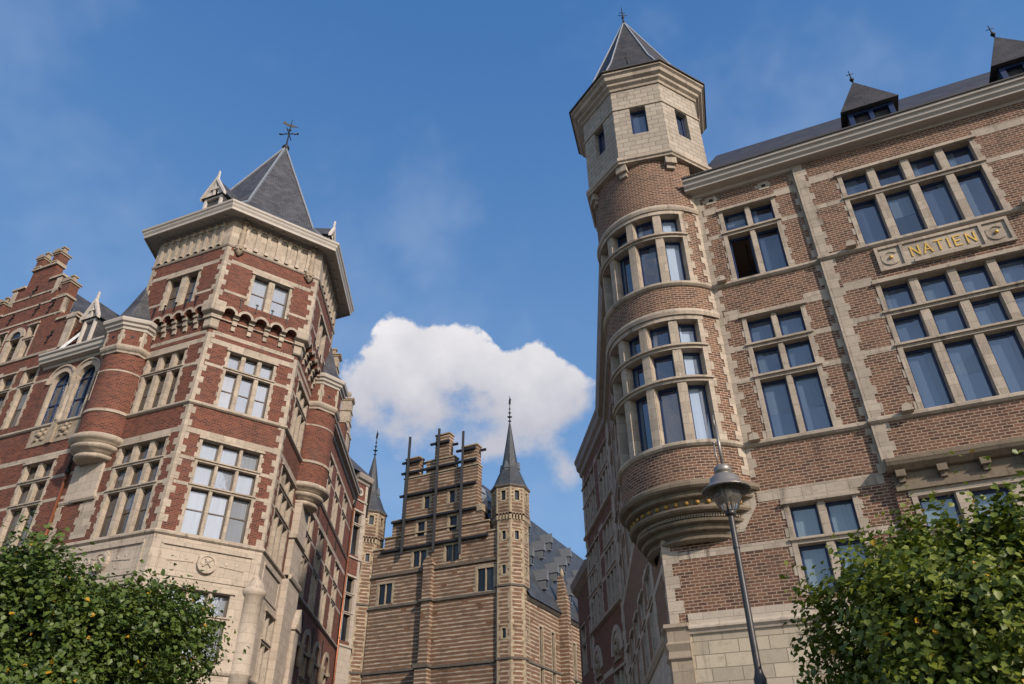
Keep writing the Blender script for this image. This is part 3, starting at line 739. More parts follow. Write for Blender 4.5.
    b = MB(); b.wall(TC, U(az1), U(az2), 8.64, 19.9, holes_of(wt)); b.build('turret_wall', bk, T)
    for w in wt: window(TC, w, T, st, M['navy'], M['glass'], 'turret_window')
    b = MB()
    for z0, z1, p in ((17.56, 17.80, .06), (13.58, 13.82, .07)):
        arc = [TC(U(a), 0)[:2] for a in np.linspace(az1, 151.5, 48)]
        b.sweep(arc, [(-.02, z0), (p, z0), (p+.03, z0+.1), (p, z1-.04), (-.02, z1)])
    for w in wt:
        for z in np.arange(w['z0'], w['z1']-.1, .52):
            b.box(TC, U(171.8)+.13, U(171.8)+.24, z, z+.26, -.03, .012)
    b.build('hood_mould', st, T)
    b = MB()
    prof = [(1.3, 7.34), (1.38, 7.36), (1.46, 7.40), (1.47, 7.46), (1.40, 7.49), (1.42, 7.55), (1.57, 7.58), (1.60, 7.63), (1.52, 7.66), (1.54, 7.72), (1.69, 7.75), (1.72, 7.81), (1.62, 7.84), (1.63, 7.95), (1.83, 7.98), (1.87, 8.03), (1.87, 8.08), (1.74, 8.11), (1.76, 8.27), (1.93, 8.30), (1.95, 8.35), (1.88, 8.38), (1.90, 8.44), (2.05, 8.47), (2.10, 8.52), (2.10, 8.60), (2.03, 8.66), (1.96, 8.70), (1.9, 8.70)]
    b.lathe((cx, cy), prof, 64, 145, 335, False); cb = b.build('corbel', M['stone_soot'], T)
    b = MB()
    for a in np.arange(152, 326, 8.5): b.ball((cx+1.78*sin(RD(a)), cy+1.78*cos(RD(a)), 8.19), .06, 6)
    b.build('stud', M['gold_dull'], cb)
    b = MB()
    for a in np.arange(152, 326, 2.2): b.box(Cyl((cx, cy), 1.9, a), -.022, .022, 7.86, 7.94, -.29, -.22)
    b.build('dentil', M['stone_dark'], cb)
    b = MB(); b.prism(L, [(-5.42, 7.5), (-3.4, 7.5), (-3.0, 8.1), (-3.0, 8.6), (-5.42, 8.6)], -.1, .008); b.build('corner_block', M['stone_pale'], T)
    # octagonal stone top
    RV = 2.2; rot = 194.4+22.5-90
    oc = [(cx+RV*sin(RD(194.4+22.5+45*k)), cy+RV*cos(RD(194.4+22.5+45*k))) for k in range(8)][::-1]
    # faces as flats, right end to left end ordered so that walking goes to the right
    op = MB()
    for i in range(8):
        p, q = np.array(oc[i]), np.array(oc[(i+1) % 8]); d = q-p; azf = math.degrees(atan2(d[0], d[1])); F = Flat(p, azf); ln = np.linalg.norm(d)
        h = [(ln/2-.27, ln/2+.27, 21.12, 22.42)]
        op.wall(F, 0, ln, 20.1, 23.6, h)
        f = MB(); g = MB(); c0 = ln/2
        r = MB(); r.box(F, c0-.275, c0-.27, 21.12, 22.42, -.28, -.001); r.box(F, c0+.27, c0+.275, 21.12, 22.42, -.28, -.001); r.box(F, c0-.275, c0+.275, 22.42, 22.43, -.28, -.001); r.box(F, c0-.275, c0+.275, 21.11, 21.12, -.28, -.001)
        w = r.build('turret_window', M['ashlar_fine'], T)
        for a, b_, c_, d_ in ((-.27, -.20, 21.12, 22.42), (.20, .27, 21.12, 22.42), (-.2, .2, 21.12, 21.19), (-.2, .2, 22.34, 22.42)): f.box(F, c0+a, c0+b_, c_, d_, -.26, -.18)
        f.build('sash', M['navy'], w); g.mq(F, c0-.22, c0+.22, 21.15, 22.38, -.23); g.build('pane', M['glass'], w)
    op.build('turret_top', M['ashlar_fine'], T)
    b = MB()
    b.sweep(oc, [(-.05, 22.45), (.035, 22.45), (.045, 22.50), (.02, 22.54), (-.05, 22.54)], True)
    b.sweep(oc, [(-.35, 19.78), (.04, 19.80), (.05, 19.86), (.10, 19.9), (.10, 20.02), (.02, 20.12), (-.05, 20.14)], True)
    b.sweep(oc, [(-.05, 23.42), (.05, 23.45), (.07, 23.55), (.17, 23.62), (.19, 23.72), (.30, 23.79), (.33, 23.93), (.41, 23.99), (.41, 24.07), (-.3, 24.1)], True)
    for k in range(8):
        a = 194.4+22.5+45*k; C_ = Cyl((cx, cy), 1.95, a); b.box(C_, -.17, .17, 19.52, 19.8, -.1, .2); b.box(C_, -.13, .13, 19.36, 19.52, -.1, .10)
    b.build('turret_cornice', M['stone'], T)
    b = MB(); b.sweep(oc, [(.40, 24.075), (.47, 24.08), (.47, 24.14), (.36, 24.14)], True); b.build('turret_gutter', M['gutter'], T)
    b = MB(); b.lathe((cx, cy), [(2.52, 24.1), (1.80, 25.6), (.06, 30.25)], 8, smooth=False, rot=194.4+22.5); b.build('turret_roof', M['slate_brown'], T)
    b = MB()
    for k in range(8):
        a = RD(194.4+22.5+45*k); pt = lambda r, z: (cx+r*sin(a), cy+r*cos(a), z)
        b.beam(pt(2.53, 24.12), pt(1.81, 25.62), .05, .05); b.beam(pt(1.81, 25.62), pt(.06, 30.27), .05, .05)
    b.build('ridge_strip', M['lead'], T)
    b = MB(); b.tube((cx, cy, 30.2), (cx, cy, 31.5), .045, .015); b.ball((cx, cy, 30.3), .1); b.ball((cx, cy, 30.75), .065)
    for dz, l in ((30.9, .2), (31.1, .13)): b.tube((cx-l, cy, dz), (cx+l, cy, dz), .016)
    for k in (0, 2, 3, 6):
        a = RD(194.4+22.5+45*k-20); p = (cx+2.3*sin(a), cy+2.3*cos(a), 24.5); b.tube(p, (p[0]+.12*sin(a), p[1]+.12*cos(a), 25.0), .02); b.tube((p[0]-.1, p[1], 24.85), (p[0]+.12, p[1], 24.85), .014)
    b.build('finial', M['iron'], T)
right_building()

def quay_house_rear():
    """the two houses further up the shaded side of the street"""
    T = thing('terrace_house', 'shaded dark brick house up the side street, with tall stone mullions and arched lower windows', 'house')
    Q = Flat((4.95, 34.45), 174.5); W = 7.6
    wq = []
    for u, cols, w in ((-2.9, 3, 2.2), (-7.6, 3, 2.2)):
        wq += [dict(u0=u, u1=u+w, z0=10.55, z1=14.6, cols=cols, tr=(12.2, 13.4), mw=.26, th=.2), dict(u0=u, u1=u+w, z0=15.75, z1=18.6, cols=cols, tr=(17.4,), mw=.26, th=.2), dict(u0=u+.1, u1=u+w-.1, z0=5.6, z1=7.6, cols=2, tr=(), mw=.3)]
    wq += [dict(u0=-4.9, u1=-4.2, z0=10.55, z1=14.6, cols=1, tr=(12.2,), mw=.2), dict(u0=-4.9, u1=-4.2, z0=15.75, z1=18.6, cols=1, tr=(17.4,))]
    b = MB(); b.wall(Q, -W, 0, 0, 20.0, holes_of(wq)); b.face([Q(-W, 0), Q(-W, 20), Q(-W, 20, -10), Q(-W, 0, -10)]); b.face([Q(0, 0), Q(0, 0, -10), Q(0, 20, -10), Q(0, 20)])
    b.build('wall', M['brick_dark'], T)
    for w in wq: window(Q, w, T, M['stone_side'], M['sash_dark'], M['glass_dim'])
    b = MB(); bands(b, Q, -W, 0, [(12.1, 12.3), (13.3, 13.5), (14.75, 15.0), (18.7, 18.95), (7.7, 7.95)], wq)
    for u in (-W+.18, -.2): quoin_strip(b, Q, u, 0, 20, .18, h=.36)
    b.build('string_course', M['stone_side'], T)
    b = MB()
    for z in (15.5, 10.3): b.sweep([Q.xy(-W-.05), Q.xy(0)], [(-.02, z-.04), (.14, z+.02), (.16, z+.14), (.02, z+.24), (-.02, z+.24)])
    b.build('sill_course', M['stone_side'], T)
    for u in (-1.8, -6.5):
        b = MB(); b.arch(Q, u, 8.35, .95, 1.22, -.1, .06); b.fan(Q, u, 8.35, .95, .004); a = b.build('arch_panel', M['stone_side'], T)
        b = MB(); b.arch(Q, u, 8.5, .35, .5, .0, .08, 0, 360, 14); b.ball(Q(u, 8.5, .03), .2); b.box(Q, u-.7, u+.7, 8.0, 8.12, 0, .07); b.build('carving', M['stone_dark'], a)
    b = MB(); b.sweep([Q.xy(-W-.1), Q.xy(0)], [(-.02, 19.4), (.12, 19.5), (.16, 19.75), (.30, 19.9), (.34, 20.2), (.42, 20.35), (.42, 20.5), (-.02, 20.55)]); b.build('cornice', M['trim_dark'], T)
    b = MB(); b.face([Q(-W, 20.5, .3), Q(0, 20.5, .3), Q(0, 23, -4), Q(-W, 23, -4)]); b.build('roof', M['slate'], T)
    T = thing('terrace_house', 'low shaded house at the far end of the side street, below the slate church-like roof', 'house')
    E = Flat(Q.xy(-W-.02), 175.0); X = 5.5
    we = [dict(u0=-1.9, u1=-.7, z0=9.0, z1=11.6, cols=1, tr=(10.6,)), dict(u0=-4.6, u1=-3.4, z0=9.0, z1=11.6, cols=1, tr=(10.6,))]
    b = MB(); b.wall(E, -X, 0, 0, 14.2, holes_of(we), -.25); b.face([E(-X, 0, -.25), E(-X, 14.2, -.25), E(-X, 14.2, -9), E(-X, 0, -9)]); b.build('wall', M['brick_dark'], T)
    for w in we: window(E, dict(w, o=-.25), T, M['stone_side'], M['sash_dark'], M['glass_dim'])
    b = MB(); b.sweep([E.xy(-X, -.25), E.xy(0, -.25)], [(-.02, 13.6), (.1, 13.7), (.35, 14.0), (.42, 14.3), (.42, 14.45), (-.02, 14.5)]); b.build('cornice', M['trim_dark'], T)
    b = MB(); b.face([E(-X, 14.5, 0), E(0, 14.5, 0), E(0, 17, -4), E(-X, 17, -4)]); b.build('roof', M['slate'], T)
    T = thing('low_house', 'low house with dark slate roof and pale eaves under the far houses', 'house')
    H = Flat(E.xy(-X-.1), 176.0)
    b = MB(); b.wall(H, -7, 0, 0, 7.6); b.face([H(-7, 0), H(-7, 7.6), H(-7, 7.6, -6), H(-7, 0, -6)]); b.build('wall', M['brick_dark'], T)
    b = MB(); b.face([H(-7.2, 7.8, .35), H(0, 7.8, .35), H(0, 11.4, -3.2), H(-7.2, 11.4, -3.2)]); b.face([H(-7.2, 7.8, .35), H(-7.2, 11.4, -3.2), H(-7.2, 7.8, -6.4)]); b.build('roof', M['slate_brown'], T)
    b = MB(); b.sweep([H.xy(-7.2), H.xy(0)], [(-.02, 7.4), (.3, 7.5), (.42, 7.75), (.42, 7.9), (-.02, 7.9)]); b.build('cornice', M['trim'], T)
quay_house_rear()

# ------------------------------------------------------------------ left building: red brick with hexagonal corner tower
A_ = np.array((-13.449, 26.816)); LF = Flat(A_, 112.35); CF = Flat(A_, 53.36); B_ = np.array(CF.xy(4.12)); SF = Flat(B_, -2.99)

def stepped_pinnacle(T, m, u, z0, steps, depth, cap=True, ball=False, bk='brick_red'):
    """brick pier that narrows in steps under a small stone top"""
    b = MB(); s = MB(); z = z0; w = .36
    for k, (w, h) in enumerate(steps):
        b.box(m, u-w, u+w, z, z+h, -depth, .06, True); s.box(m, u-w-.05, u+w+.05, z+h, z+h+.10, -depth-.05, .11, True); z += h+.10
    s.prism(m, [(u-w-.10, z), (u+w+.10, z), (u+w+.10, z+.06), (u+.12, z+.24), (u-.12, z+.24), (u-w-.10, z+.06)], -depth-.1, .16)
    c = m(u, z+.24, -depth/2+.03)
    if ball: s.lathe(c[:2], [(.09, z+.2), (.07, z+.34), (.16, z+.42), (.2, z+.56), (.14, z+.7), (0, z+.74)], 12)
    else: s.box(m, u-.1, u+.1, z+.24, z+.5, -depth/2-.1, -depth/2+.12, True); s.box(m, u-.15, u+.15, z+.5, z+.58, -depth/2-.15, -depth/2+.17, True)
    p = b.build('pinnacle', M[bk], T); s.build('pinnacle_cap', M['stone_dark'], p); return p

def gabled_dormer(T, m, u, hw, zb, ze, zt, o, depth, name='dormer'):
    """small timber dormer: posts, pointed bargeboard, slate roof running back"""
    b = MB()
    for s in (-1, 1): b.box(m, u+s*(hw-.12)-.06, u+s*(hw-.12)+.06, zb, ze, o-.14, o)
    b.box(m, u-hw+.06, u+hw-.06, ze-.14, ze, o-.14, o-.01)
    e = .14; t = .17
    for s in (-1, 1):
        pl = [(u+s*(hw+e), ze-.12), (u+s*(hw+e), ze+.06), (u+s*.02, zt), (u, zt-.22)]
        if s > 0: pl = pl[::1]
        else: pl = pl[::-1]
        b.prism(m, pl, o-.04, o+.14)
    b.prism(m, [(u-hw*.42, ze+.42), (u+hw*.42, ze+.42), (u+hw*.34, ze+.54), (u-hw*.34, ze+.54)], o-.02, o+.10)
    b.prism(m, [(u-.05, ze), (u+.05, ze), (u+.05, zt-.3), (u-.05, zt-.3)], o-.02, o+.08)
    b.prism(m, [(u-.07, zt-.25), (u+.07, zt-.25), (u+.03, zt+.35), (u, zt+.5), (u-.03, zt+.35)], o-.0, o+.10)
    b.prism(m, [(u-hw*.85, ze), (u-hw*.3, ze), (u-hw*.3, ze+.30), (u-.1, ze+.5), (u-.06, zt-.3), (u, zt-.2)][::-1][::-1], o-.06, o+.02) if 0 else None
    for s in (-1, 1):
        q = [(u+s*hw, ze-.02), (u+s*hw*.34, ze-.02), (u+s*hw*.34, ze+.32), (u+s*.05, ze+.52), (u+s*.05, zt-.25)]
        b.prism(m, q if s < 0 else q[::-1], o-.06, o+.015)
    d = b.build(name, M['white_wood'], T)
    r = MB()
    A, Bp, C = m(u-hw-e, ze-.02, o+.1), m(u, zt-.05, o+.1), m(u+hw+e, ze-.02, o+.1); A2, B2, C2 = m(u-hw-e, ze-.02, o-depth), m(u, zt-.05, o-depth), m(u+hw+e, ze-.02, o-depth)
    r.face([A2, A, Bp, B2]); r.face([C, C2, B2, Bp]); r.face([A2, C2, C, A]); r.face([A2, B2, C2]); r.build('dormer_roof', M['slate'], d)
    k = MB(); k.box(m, u-hw+.02, u+hw-.02, zb, ze-.02, o-depth, o-.13); k.mq(m, u-hw*.8, u+hw*.8, ze, ze+.01, o-.1); k.build('dormer_side', M['slate'], d)
    return d

def anchor(b, m, u, z, o, s=.28):
    b.beam(m(u-s*.35, z-s, o+.03), m(u+s*.35, z+s, o+.03), .045, .04); b.beam(m(u-s*.6, z+s*.1, o+.03), m(u+s*.6, z+s*.3, o+.03), .04, .04)
    for a, c in ((-.35, -1), (.35, 1)): b.ball(m(u+a*s, z+c*s, o+.04), .06, 6)

def left_building():
    T = thing('corner_mansion', 'red brick corner building with a six-sided slate-roofed tower, cream stone windows and stepped gables', 'building')
    st, bk, gl, sh = M['stone'], M['brick_red'], M['glass_grey'], M['sash_brown']
    V0 = LF.xy(-4.2); VA = tuple(A_); VB = tuple(B_); V3_ = SF.xy(4.4)
    bars = {0: (.5,), 1: (), 2: ()}
    # ---------- windows of the tower
    wl = [dict(u0=-3.2, u1=-.76, z0=11.15, z1=15.05, cols=3, tr=(13.06, 14.15), mw=.26, bars={0: (.52,)}), dict(u0=-3.2, u1=-1.1, z0=16.68, z1=19.42, cols=3, tr=(18.53,), mw=.26, bars={0: (.5,)})]
    wc = [dict(u0=.87, u1=3.29, z0=11.15, z1=15.05, cols=3, tr=(13.06, 14.15), mw=.14, bars={0: (.55,)}, fw=.045), dict(u0=1.1, u1=3.12, z0=16.68, z1=19.42, cols=3, tr=(18.53,), mw=.2, bars={0: (.5,)}, fw=.045)]
    ws = [dict(u0=.75, u1=3.2, z0=11.15, z1=15.05, cols=3, tr=(13.06, 14.15), mw=.24, bars={0: (.52,)}), dict(u0=.95, u1=3.1, z0=16.68, z1=19.42, cols=3, tr=(18.53,), mw=.24, bars={0: (.5,)})]
    # ---------- wing along the quay
    ww = [dict(u0=-8.86, u1=-7.16, z0=11.35, z1=15.22, cols=2, tr=(13.26, 14.35), mw=.26, bars={0: (.5,)}), dict(u0=-13.0, u1=-11.1, z0=11.35, z1=14.6, cols=2, tr=(13.26,), mw=.26, bars={0: (.5,)}),
          dict(u0=-11.70, u1=-10.85, z0=17.6, z1=20.82, cols=1, tr=(19.9,), mw=.2, bars={0: (.5,)}), dict(u0=-13.36, u1=-12.5, z0=17.6, z1=20.82, cols=1, tr=(19.9,), mw=.2, bars={0: (.5,)}),
          dict(u0=-15.2, u1=-14.3, z0=17.6, z1=20.82, cols=1, tr=(19.9,), mw=.2), dict(u0=-17.4, u1=-15.6, z0=11.35, z1=15.22, cols=2, tr=(13.26, 14.35), mw=.26)]
    arches = [(-8.75, .66), (-7.1, .66)]; zs = 19.52
    ah = [(c-r, c+r, 17.28, zs) for c, r in arches]
    wg = [dict(u0=-14.2, u1=-13.35, z0=21.85, z1=23.3, cols=1, j=.2, teeth=False, drip=False, lint=.02, bars={0: (.35, .7)}), dict(u0=-12.95, u1=-12.4, z0=21.85, z1=23.9, cols=1, tr=(23.05,), j=.1, teeth=False), dict(u0=-15.3, u1=-14.75, z0=21.85, z1=23.9, cols=1, tr=(23.05,), j=.1, teeth=False)]
    b = MB()
    b.wall(LF, -4.85, 0, 11.0, 21.35, holes_of(wl)); b.wall(CF, 0, 4.12, 11.0, 21.35, holes_of(wc)); b.wall(SF, 0, 4.4, 11.0, 21.35, holes_of(ws))
    b.build('wall', bk, T)
    # wing wall with the pair of round arches
    g = [(-9.42, 21.7)]
    b = MB(); big = [(-9.5, -6.35, zs, 20.72)]
    b.wall(LF, -22, -4.85, 10.9, 21.7, holes_of(ww)+ah+big)
    b.spandrel(LF, -9.5, -7.925, zs, 20.72, .66, 0); b.spandrel(LF, -7.925, -6.35, zs, 20.72, .66, 0)
    b.mq(LF, -9.5, -9.41, 17.28, zs); b.build('wall', bk, T)
    # gable over the wing
    def gable(b):
        x = -13.9
        half = [(0, 28.15), (.92, 28.15), (.92, 27.0), (1.9, 27.0), (1.9, 25.3), (2.95, 25.3), (2.95, 23.7), (4.45, 23.7), (4.45, 21.7)]
        L = [h for h in half]
        hl = holes_of(wg)
        # rows of wall between the steps
        b.wall(LF, x-4.45, x+4.45, 21.7, 23.7, hl); b.wall(LF, x-2.95, x+2.95, 23.7, 25.3, hl); b.wall(LF, x-1.9, x+1.9, 25.3, 27.0); b.wall(LF, x-.92, x+.92, 27.0, 28.15)
        for s in (-1, 1):
            for (w, z0, z1) in ((4.45, 21.7, 23.7), (2.95, 23.7, 25.3), (1.9, 25.3, 27.0), (.92, 27.0, 28.15)):
                q = [LF(x+s*w, z0), LF(x+s*w, z0, -.45), LF(x+s*w, z1, -.45), LF(x+s*w, z1)]
                b.face(q if s > 0 else q[::-1])
    b = MB(); gable(b); gb = b.build('gable', bk, T)
    b = MB(); x = -13.9
    for s in (-1, 1):
        for w, w2, z in ((4.45, 2.95, 23.7), (2.95, 1.9, 25.3), (1.9, .92, 27.0)):
            a, c = sorted((x+s*(w2+.0), x+s*(w+.08))); b.box(LF, a, c, z, z+.13, -.5, .10, True)
            a, c = sorted((x+s*w, x+s*(w-.38))); b.box(LF, a, c, z-.75, z-.02, -.46, .03); b.prism(LF, [(a, z-1.15), (c, z-.95), (c, z-.75), (a, z-.75)] if s > 0 else [(a, z-.95), (c, z-1.15), (c, z-.75), (a, z-.75)], -.2, .03)
    b.box(LF, x-1.0, x+1.0, 28.15, 28.27, -.5, .1, True)
    for z in (21.72, 24.25, 25.28, 26.1): 
        w = 4.45 if z < 23 else 2.95 if z < 25 else 1.9; b.box(LF, x-w, x+w, z, z+.12, -.05, .04)
    b.box(LF, -9.95, -9.45, 21.75, 23.5, -.42, .10); b.prism(LF, [(-10.05, 23.5), (-9.35, 23.5), (-9.35, 23.58), (-9.7, 23.85), (-10.05, 23.58)], -.5, .16)
    b.build('gable_coping', st, gb)
    for u, z0, s in ((-11.35, 24.4, [(.27, 1.0), (.3, .75)]), (-13.25, 28.2, [(.22, .12), (.26, .5)]), (-14.55, 28.2, [(.22, .12), (.26, .5)]), (-16.45, 24.4, [(.27, 1.0), (.3, .75)])):
        stepped_pinnacle(T, LF, u, z0, s, .5)
    for w in wg: window(LF, w, T, st, sh, M['glass_dim'])
    b = MB(); b.arch(LF, -13.775, 23.3, .42, .68, -.25, .08, 0, 180, 14); b.box(LF, -14.46, -14.2, 21.85, 23.3, -.1, .03); b.box(LF, -13.35, -13.1, 21.85, 23.3, -.1, .03); b.build('window_arch', st, T)
    b = MB(); b.fan(LF, -13.775, 23.3, .43, .01); b.build('tympanum', M['glass_dim'], T)
    b = MB()
    for u, z in ((-11.0, 22.7), (-11.9, 24.85), (-13.0, 25.0), (-14.9, 24.85), (-13.9, 26.5)): anchor(b, LF, u, z, 0, .3)
    b.build('wall_anchor', M['iron'], T)
    # arched upper windows of the wing
    for c, r in arches:
        b = MB(); b.arch(LF, c, zs, r-.10, r+.17, -.28, .05, 0, 180, 18); b.arch(LF, c, zs, r+.17, r+.26, -.05, .12, 0, 180, 18)
        for s in (-1, 1):
            a, d = sorted((c+s*r, c+s*(r-.12))); b.box(LF, a, d, 17.28, zs, -.3, .03)
        w = b.build('window', st, T)
        f = MB(); f.arch(LF, c, zs, r-.18, r-.09, -.26, -.18, 0, 180, 14)
        for u in (c-r+.12, c-.035, c+r-.19): f.box(LF, u, u+.07, 17.3, zs+(.45 if abs(u-c) < .1 else 0), -.26, -.17)
        for z in (17.3, 18.35, zs-.05): f.box(LF, c-r+.1, c+r-.1, z, z+.06, -.25, -.175)
        f.build('sash', M['navy'], w)
        g = MB(); g.fan(LF, c, zs, r-.1, -.225); g.mq(LF, c-r+.1, c+r-.1, 17.3, zs, -.225); g.build('pane', gl, w)
    b = MB(); c = LF(-7.925, 0, -.02)[:2]; b.lathe(c, [(.17, 17.28), (.17, 17.5), (.12, 17.6), (.115, 19.2), (.15, 19.26), (.2, 19.5), (.22, 19.56)], 14); b.box(LF, -8.1, -7.75, 17.2, 17.28, -.2, .1); b.build('column', st, T)
    b = MB(); b.box(LF, -9.42, -6.0, 16.15, 17.2, -.05, .04)
    for u in (-8.7, -7.2):
        for k in range(5):
            a = RD(72*k+90); b.ball(LF(u+.26*cos(a), 16.68+.26*sin(a), .0), .12, 7, 1.0)
        b.ball(LF(u, 16.68, .08), .13, 7)
        for k in range(4): b.beam(LF(u+.28*cos(RD(45+90*k)), 16.68+.28*sin(RD(45+90*k)), .05), LF(u+.46*cos(RD(45+90*k)), 16.68+.40*sin(RD(45+90*k)), .05), .1, .09)
    b.box(LF, -8.1, -7.78, 16.15, 17.2, .04, .12); b.build('carved_panel', M['stone_dark'], T)
    # ---------- dressed stone bands
    b = MB()
    for z0, z1 in ((13.0, 13.14), (14.08, 14.22), (15.23, 15.45), (18.46, 18.6), (19.6, 19.84), (20.05, 20.24)):
        bands(b, LF, -4.85, -.16, [(z0, z1)], wl); bands(b, CF, .16, 3.95, [(z0, z1)], wc); bands(b, SF, .16, 4.2, [(z0, z1)], ws)
    bands(b, LF, -22, -5.6, [(13.2, 13.34), (14.28, 14.42), (15.4, 15.62), (19.84, 19.98), (20.95, 21.15)], [w for w in ww if True]+[dict(u0=c-r, u1=c+r, z0=17.3, z1=20.3, j=.3) for c, r in arches])
    b.build('string_course', st, T)
    b = MB(); b.sweep([LF.xy(-22), LF.xy(-10.6)], [(-.02, 21.66), (.07, 21.68), (.10, 21.8), (.02, 21.86), (-.02, 21.86)]); b.build('gable_course', st, T)
    b = MB()
    for z in (10.95, 16.48):
        pf = [(-.02, z-.02), (.06, z), (.12, z+.05), (.12, z+.12), (.03, z+.2), (-.02, z+.2)]
        b.sweep([LF.xy(-5.0), VA, VB, SF.xy(4.2)], pf)
    for z in (11.12, 17.06): b.sweep([LF.xy(-22), LF.xy(-5.5)], [(-.02, z-.02), (.07, z), (.12, z+.05), (.12, z+.12), (.03, z+.2), (-.02, z+.2)])
    b.sweep([SF.xy(4.4), SF.xy(19.5)], [(-.02, 10.95), (.07, 10.97), (.14, 11.02), (.14, 11.1), (.03, 11.17), (-.02, 11.17)]); b.sweep([SF.xy(5.6), SF.xy(19.5)], [(-.02, 16.5), (.07, 16.52), (.13, 16.6), (.03, 16.7), (-.02, 16.7)])
    b.build('sill_course', st, T)
    b = MB(); corner_quoins(b, V0, VA, VB, 11.15, 16.48, .14, .30); corner_quoins(b, V0, VA, VB, 16.68, 20.1, .14, .30); corner_quoins(b, VA, VB, V3_, 11.15, 16.48, .14, .30); corner_quoins(b, VA, VB, V3_, 16.68, 20.1, .14, .30)
    quoin_strip(b, LF, -5.75, 11.3, 13.0, .12); quoin_strip(b, LF, -4.1, 11.3, 13.0, .35, sides=(1, 1)); quoin_strip(b, LF, -3.62, 15.5, 19.5, .05, sides=(0, 1))
    b.build('quoin', st, T)
    for w in wl: window(LF, w, T, st, sh, gl)
    for w in wc: window(CF, w, T, st, sh, M['glass_net'])
    for w in ws: window(SF, w, T, st, sh, M['glass_dim'])
    for w in ww: window(LF, w, T, st, sh, gl)
    b = MB(); b.arch(LF, -12.05, 15.2, .95, 1.3, -.1, .07, 0, 180, 20); b.box(LF, -13.35, -13.0, 14.8, 15.2, -.1, .06); b.box(LF, -11.1, -10.75, 14.8, 15.2, -.1, .06); b.build('window_arch', st, T)
    b = MB(); b.fan(LF, -12.05, 15.2, .96, .02, 18); b.arch(LF, -12.05, 15.35, .3, .45, .0, .09, 0, 360, 14); b.ball(LF(-12.05, 15.35, .03), .2); b.build('tympanum', M['stone_dark'], T)
    # ---------- ground storey of pale stone
    wgr = {'L': [dict(u0=-3.2, u1=-.8, z0=6.65, z1=9.12, cols=3, tr=(8.22,), mw=.16)], 'C': [dict(u0=.98, u1=3.2, z0=6.65, z1=9.12, cols=3, tr=(8.22,), mw=.15, bars={0: (.48,)})], 'S': [dict(u0=1.95, u1=3.35, z0=5.8, z1=9.1, cols=2, tr=(8.0,), mw=.22)]}
    b = MB(); b.wall(LF, -22, .017, 0, 10.97, holes_of(wgr['L']), .03); b.wall(CF, -.017, 4.136, 0, 10.97, holes_of(wgr['C']), .03); b.wall(SF, -.016, 3.72, 0, 10.97, holes_of(wgr['S']), .03); b.build('ground_storey', M['stone_pale'], T)
    for k, m in (('L', LF), ('C', CF), ('S', SF)):
        for w in wgr[k]: window(m, dict(w, o=.03, teeth=False), T, M['stone_pale'], sh, {'L': gl, 'C': M['glass_net'], 'S': M['glass_dim']}[k])
    b = MB()
    for m, a, c in ((LF, -4.3, -.35), (CF, .3, 3.85), (SF, .5, 3.3)):
        b.box(m, a, c, 10.62, 10.74, .0, .10); b.box(m, a, a+.1, 9.62, 10.62, .0, .07); b.box(m, c-.1, c, 9.62, 10.62, 0, .07); b.box(m, a, c, 9.5, 9.62, .0, .07)
    b.build('panel_frame', M['stone_pale'], T)
    b = MB()
    for m, u in ((CF, 2.07), (LF, -2.3)):
        b.prism(m, [(u-.3, 10.02), (u-.16, 9.82), (u, 9.74), (u+.16, 9.82), (u+.3, 10.02), (u+.34, 10.35), (u+.22, 10.52), (u, 10.46), (u-.22, 10.52), (u-.34, 10.35)], .0, .13)
        b.arch(m, u, 10.12, .27, .37, .0, .17, 0, 360, 20)
        b.beam(m(u-.16, 10.0, .15), m(u+.16, 10.3, .15), .06, .05); b.beam(m(u+.16, 10.0, .15), m(u-.1, 10.3, .15), .06, .05); b.ball(m(u, 10.2, .13), .09, 7)
        for s in (-1, 1):
            for q, (du, dz, r) in enumerate(((.75, .1, .11), (.95, -.02, .09), (1.15, .12, .1), (1.35, .0, .07))): b.ball(m(u+s*du, 10.12+dz, -.045), r, 7); b.ball(m(u+s*(du-.08), 10.0-dz, -.03), r*.7, 6)
            b.beam(m(u+s*.5, 10.12, .035), m(u+s*1.45, 10.05, .035), .04, .02)
    b.build('carved_shield', M['stone_pale'], T)
    b = MB(); pth = [LF.xy(-22, .03), CF.xy(0, .03), CF.xy(4.12, .03), SF.xy(3.7, .03)]
    b.sweep(pth, [(-.02, 6.3), (.07, 6.32), (.11, 6.38), (.11, 6.44), (-.02, 6.5)]); b.build('ledge', M['stone_pale'], T)
    b = MB(); c = CF.xy(4.10, -.10); b.lathe(c, [(.40, 0), (.40, 6.3), (.47, 6.36), (.47, 6.46), (.38, 6.5), (.38, 9.15), (.44, 9.2), (.5, 9.32), (.5, 9.42), (.42, 9.5), (.34, 9.72), (.18, 9.95), (.06, 10.05), (0, 10.08)], 24); b.build('corner_pier', M['stone_pale'], T)
    # street side pier below its bay, with small gablet
    b = MB(); b.box(SF, 3.7, 6.0, 0, 10.95, -.3, .32); b.box(SF, 5.6, 6.35, 0, 9.2, -.2, .5); b.prism(SF, [(5.5, 9.2), (6.45, 9.2), (6.45, 9.3), (5.98, 10.15), (5.5, 9.3)], -.2, .58); b.box(SF, 3.8, 5.75, 11.15, 12.82, -.2, .26); b.box(SF, 3.7, 5.8, 12.82, 12.98, -.1, .38); b.box(SF, 3.9, 5.55, 12.98, 14.62, -.2, .34)
    b.sweep([SF.xy(3.68, .3), SF.xy(6.02, .3)], [(-.02, 10.93), (.1, 10.96), (.14, 11.05), (.14, 11.12), (-.02, 11.2)]); b.build('pier', M['stone_pale'], T)
